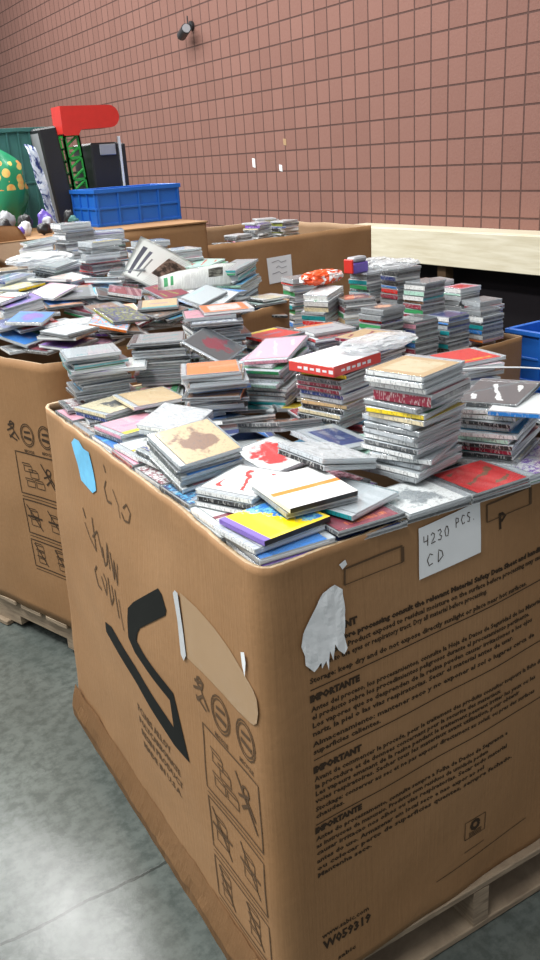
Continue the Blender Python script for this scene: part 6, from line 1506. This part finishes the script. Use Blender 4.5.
box('side_panel', (.191, .215, .0, .28, 0, .43), t, M['black'], .004)
t = thing('red_lid', 'red rounded plastic lid across the tops of the green crate and black case', 'lid', (1.80, 4.97, 1.858), 0)
bm = bmesh.new(); pts = [(0, .145), (0, .0), (.01, -.01), (.05, -.008), (.09, -.01), (.11, .02), (.29, .025)]+[(.29+.06*math.sin(a*math.pi/8), .085-.06*math.cos(a*math.pi/8)) for a in range(1, 8)]+[(.29, .145)]
poly_extrude(bm, pts, .15, lambda a, b, o_: Vector((a, o_, b))); me = bm_mesh(bm, 'lid_body'); link('lid_body', me, t, M['red'])
t = thing('leaning_case', 'tall black case leaning beside the green lattice crate', 'panel', (1.755, 4.95, ZT), 0); t.rotation_euler = (0, R(-6), 0)
box('slab', (-.05, .06, 0, .16, 0.006, .535), t, M['black'], .01); box('slab_edge', (-.052, -.0505, .01, .15, .02, .51), t, M['grey'], 0)
t = thing('leaning_sheet', 'crinkled blue and white sheet leaning on the tall black case', 'sheet', (1.60, 4.80, ZT))
m, nt, b, o = mat('blue_white_print'); v = OBJC(nt)
nt.links.new(RAMP(nt, NOI(nt, v, 14, 4, .7, 1), [(.40, (.05, .08, .25)), (.48, (.65, .72, .85)), (.60, (.85, .88, .92)), (.66, (.15, .22, .5))]), b.inputs['Base Color']); b.inputs['Roughness'].default_value = .25
sheet('sheet_face', [(.0, 0, 0), (.045, .01, 0), (.0, .09, .43), (-.06, .08, .45)], m, parent=t, bend=.01, amp=.02, freq=14, th=.004)
t = crate('dark_teal_crate', 'dark teal crate behind the green produce bag', (1.38, 5.10, ZT), 0, .40, .28, .54, M['teal'], ribs=6)
# mesh bag of produce
def lump(name, c, r, mt, parent=None, seed=0, amp=.25, sub=3, freq=2.2):
    bm = bmesh.new(); bmesh.ops.create_icosphere(bm, subdivisions=sub, radius=1)
    for v in bm.verts:
        d = 1+amp*noise.noise(v.co*freq+Vector((seed, seed*2, 0))); v.co = Vector((v.co.x*r[0], v.co.y*r[1], v.co.z*r[2]))*d
    zmin = min(v.co.z for v in bm.verts)
    for v in bm.verts: v.co += Vector((c[0], c[1], c[2]-zmin))
    return link(name, bm_mesh(bm, name, True), parent, mt)
m, nt, b, o = mat('green_bag_print'); v = OBJC(nt)
vo = N(nt, 'ShaderNodeTexVoronoi', inp=dict(Vector=v, Scale=17.)).outputs[0]; sz = N(nt, 'ShaderNodeSeparateXYZ', inp=dict(Vector=v)).outputs[2]
k = MA(nt, 'MULTIPLY', MA(nt, 'LESS_THAN', vo, .45), MA(nt, 'MULTIPLY', MA(nt, 'GREATER_THAN', sz, .22), MA(nt, 'LESS_THAN', sz, .37)))
nt.links.new(MIX(nt, k, (.02, .26, .12), RAMP(nt, NOI(nt, v, 20, 2), [(.4, (.75, .30, .08)), (.6, (.70, .55, .15))])), b.inputs['Base Color']); b.inputs['Roughness'].default_value = .3
t = thing('printed_bag', 'green bag printed with orange fruit in front of the teal crate', 'bag', (1.40, 4.92, ZT)); lump('bag_body', (0, 0, 0), (.125, .09, .195), m, t, 3, .3)
# clutter in front
cl = [('plastic bottle', None)]
items = [((1.30, 4.42), (.045, .04, .035), 'purple', 'small purple packet by the cardboard flap'), ((1.36, 4.50), (.04, .04, .05), 'white_plastic', 'white crumpled packet behind the cardboard flap'),
 ((1.44, 4.45), (.05, .035, .04), 'black', 'black packet behind the cardboard flap'), ((1.50, 4.55), (.045, .04, .055), 'grey', 'grey packet in front of the green bag'),
 ((1.56, 4.44), (.04, .04, .035), 'pink', 'pink packet among the clutter by the tote'), ((1.62, 4.50), (.04, .035, .05), 'teal', 'teal packet among the clutter by the tote'),
 ((1.40, 4.62), (.05, .05, .07), 'black', 'black bundle right in front of the green bag'), ((1.52, 4.66), (.05, .04, .075), 'purple', 'tall purple packet in front of the green bag'), ((1.28, 4.60), (.05, .05, .06), 'black', 'black bundle left of the clutter behind the flap'),
 ((1.64, 4.62), (.04, .04, .07), 'black', 'black packet beside the blue tote'), ((1.34, 4.74), (.06, .05, .08), 'grey', 'grey bundle at the left foot of the green bag')]
for i, ((x, y), r_, mt, lb) in enumerate(items):
    o = lump('packet', (0, 0, 0), tuple(q*.72 for q in r_), M[mt], None, i*3.7, .4, 3, 1.9); o.location = (x, y, ZT); tag(o, lb, 'packet', 'packets on the far box')

# bags and wrappers on the piles
def crumple(name, label, c, r, mt, seed, amp=.6, freq=2.6, sub=4, cat='plastic bag'):
    bm = bmesh.new(); bmesh.ops.create_icosphere(bm, subdivisions=sub, radius=1)
    for v in bm.verts:
        q = v.co*freq+Vector((seed, 0, seed)); d = 1+amp*(.8-1.6*abs(noise.noise(q)))*.6+amp*.16*noise.noise(q*3.1)
        v.co = Vector((v.co.x*r[0], v.co.y*r[1], v.co.z*r[2]))*d
    zm = min(v.co.z for v in bm.verts)
    for v in bm.verts: v.co.z -= zm
    o = link(name, bm_mesh(bm, name, False), None, mt); o.location = c; return tag(o, label, cat)

m, nt, b, o = mat('orange_white_film'); v = OBJC(nt)
nt.links.new(RAMP(nt, NOI(nt, v, 16, 3, .6, 1), [(.50, (.78, .10, .03)), (.56, (.85, .85, .85))]), b.inputs['Base Color']); b.inputs['Roughness'].default_value = .2; M['orange'] = m
m, nt, b, o = mat('purple_white_print'); v = OBJC(nt)
nt.links.new(RAMP(nt, N(nt, 'ShaderNodeSeparateXYZ', inp=dict(Vector=v)).outputs[2], [(.045, (.14, .08, .50)), (.052, (.8, .8, .85))]), b.inputs['Base Color']); b.inputs['Roughness'].default_value = .2; M['purple_pk'] = m
m, nt, b, o = mat('blue_printed_film'); v = OBJC(nt)
nt.links.new(RAMP(nt, NOI(nt, v, 18, 3, .6, 2), [(.44, (.06, .12, .50)), (.50, (.82, .86, .9))]), b.inputs['Base Color']); b.inputs['Roughness'].default_value = .15; M['bluewrap'] = m
BAGS = [['plastic_bag', 'orange and white plastic bag in the far box beside the purple packet', [2.264, 3.177, 1.116], [0.1, 0.05, 0.03], 'orange', 3, 'plastic bag'], ['packet', 'purple and white packet standing among the far box stacks', [2.603, 3.357, 1.117], [0.055, 0.035, 0.045], 'purple', 5, 'packet'], ['plastic_wrap', 'clear crinkled wrap on the pale heap below the ledge', [2.667, 3.149, 1.142], [0.12, 0.07, 0.02], 'wrap', 7, 'plastic wrap'], ['plastic_wrap', 'clear crinkled wrap farthest back, behind the purple packet', [2.769, 3.423, 1.117], [0.1, 0.06, 0.022], 'wrap', 8, 'plastic wrap'], ['plastic_wrap', 'clear wrap over the pile beside the red stack near the tote', [1.101, 3.516, 1.316], [0.12, 0.09, 0.022], 'wrap', 9, 'plastic wrap'], ['plastic_wrap', 'clear wrap below the printed leaflet foot', [1.562, 2.98, 1.162], [0.1, 0.07, 0.014], 'wrap', 11, 'plastic wrap'], ['plastic_wrap', 'clear wrap with blue print behind the tall stack', [1.624, 1.669, 1.077], [0.08, 0.055, 0.016], 'bluewrap', 12, 'plastic wrap'], ['plastic_wrap', 'clear wrap behind the red and white carton', [1.217, 1.499, 1.251], [0.09, 0.05, 0.014], 'wrap', 14, 'plastic wrap'], ['plastic_wrap', 'clear wrap on the silver pile at the left box corner', [0.941, 2.734, 1.182], [0.09, 0.07, 0.012], 'wrap', 15, 'plastic wrap']]
for nm_, lb_, c_, r_, mk_, sd_, ct_ in BAGS:
    if mk_ == 'purple':
        t = thing(nm_, lb_, ct_, c_, R(12)); box('packet_body', (-.055, .055, -.03, .03, .001, .052), t, M['purple'], .006)
        box('packet_window', (-.048, .048, -.028, .028, .0525, .078), t, M['grey'], .008); box('packet_strip', (-.066, -.0555, -.028, .028, .004, .07), t, M['red'], .003)
        continue
    crumple(nm_, lb_, c_, r_, M['purple_pk' if mk_ == 'purple' else mk_], sd_, .45 if mk_ != 'purple' else .12, cat=ct_)
# strap over the right-hand stacks
cu = bpy.data.curves.new('white_strap', 'CURVE'); cu.dimensions = '3D'; cu.bevel_depth = .0016; sp = cu.splines.new('NURBS')
pts = [(1.14, 1.36, 1.222), (1.2, 1.30, 1.236), (1.27, 1.26, 1.238), (1.33, 1.22, 1.236), (1.40, 1.16, 1.232), (1.5, 1.10, 1.20)]
sp.points.add(len(pts)-1); sp.use_endpoint_u = True
for p, q in zip(sp.points, pts): p.co = (*q, 1)
tmpo = bpy.data.objects.new('t', cu); COL.objects.link(tmpo); bpy.context.view_layer.update()
sme = bpy.data.meshes.new_from_object(tmpo.evaluated_get(bpy.context.evaluated_depsgraph_get())); bpy.data.objects.remove(tmpo)
tag(link('white_strap', sme, None, M['white_plastic']), 'thin white plastic strap lying over the stacks at the right edge', 'strap')

# security camera
t = thing('security_camera', 'small black security camera high on the brick wall', 'camera', (5.25, 9.74, 3.05))
bm = bmesh.new(); cyl(bm, (-.002, 0, .07), (-.03, 0, .07), .05); cyl(bm, (-.03, 0, .07), (-.12, -.02, .03), .018); link('bracket', bm_mesh(bm, 'bracket'), t, M['black'])
bm = bmesh.new(); cyl(bm, (-.10, .10, -.02), (-.16, -.14, .02), .055, seg=18); link('camera_body', bm_mesh(bm, 'camera_body'), t, M['black'])
bm = bmesh.new(); cyl(bm, (-.16, -.1405, .02), (-.165, -.16, .022), .045, seg=18); link('lens_ring', bm_mesh(bm, 'lens_ring'), t, M['grey'])
bm = bmesh.new(); cyl(bm, (-.06, 0, .02), (-.06, 0, .17), .008); link('antenna', bm_mesh(bm, 'antenna'), t, M['black'])
for (y, z, lb, h_) in ((8.575, 1.604, 'small white tape mark left on the brick wall, leftmost of three', .10), (8.035, 1.54, 'small slanted white tape mark on the brick wall nearest the box rim', .07), (7.933, 1.792, 'faint upper tape mark on the brick wall', .07)):
    bm = bmesh.new(); poly_extrude(bm, [(-.028, -h_/2), (.026, -h_/2+.01), (.030, h_/2), (-.024, h_/2-.006)], .003, lambda a, b, o_: Vector((-o_, a, b)))
    o = link('tape_mark', bm_mesh(bm, 'tape_mark'), None, M['paper'] if 'faint' not in lb else M['tape']); o.location = (5.2495, y, z); tag(o, lb, 'tape')
# white papers beside the tote
o = box('paper_stack', (0, .22, 0, .2, 0, .05), None, M['paper'], .004, (2.42, 5.2, 1.201), (0, 0, R(8))); tag(o, 'white papers lying on the box rim right of the blue tote', 'papers')

# ------------------------------------------------------------------ light
w = bpy.data.worlds.new('world'); SC.world = w; w.use_nodes = True
bg = w.node_tree.nodes['Background']; bg.inputs[0].default_value = (.93, .96, 1.0, 1); bg.inputs[1].default_value = .27
def area(name, loc, size, energy, col=(1, 1, 1), rot=(0, 0, 0), sy=None):
    l = bpy.data.lights.new(name, 'AREA'); l.energy = energy; l.color = col; l.size = size
    if sy: l.shape = 'RECTANGLE'; l.size_y = sy
    o = bpy.data.objects.new(name, l); COL.objects.link(o); o.location = loc; o.rotation_euler = rot; return o
area('ceiling_lamp', (1.55, 10.5, 6.2), .6, 320, (1, .99, .97), sy=13)
area('ceiling_lamp', (3.0, 9.0, 6.2), .35, 260, (1, .99, .97), sy=13)
area('ceiling_lamp', (-1.6, 6.0, 6.2), .6, 680, (1, .99, .97), sy=14)
area('ceiling_lamp', (-4.5, 6.0, 6.2), .6, 180, (1, .99, .97), sy=14)
SC.view_settings.view_transform = 'Standard'; SC.view_settings.look = 'None'; SC.view_settings.gamma = 1; SC.view_settings.use_curve_mapping = False
SC.view_settings.exposure = .80
SC.cycles.transparent_max_bounces = 24; SC.cycles.max_bounces = 6; SC.cycles.caustics_reflective = False; SC.cycles.caustics_refractive = False
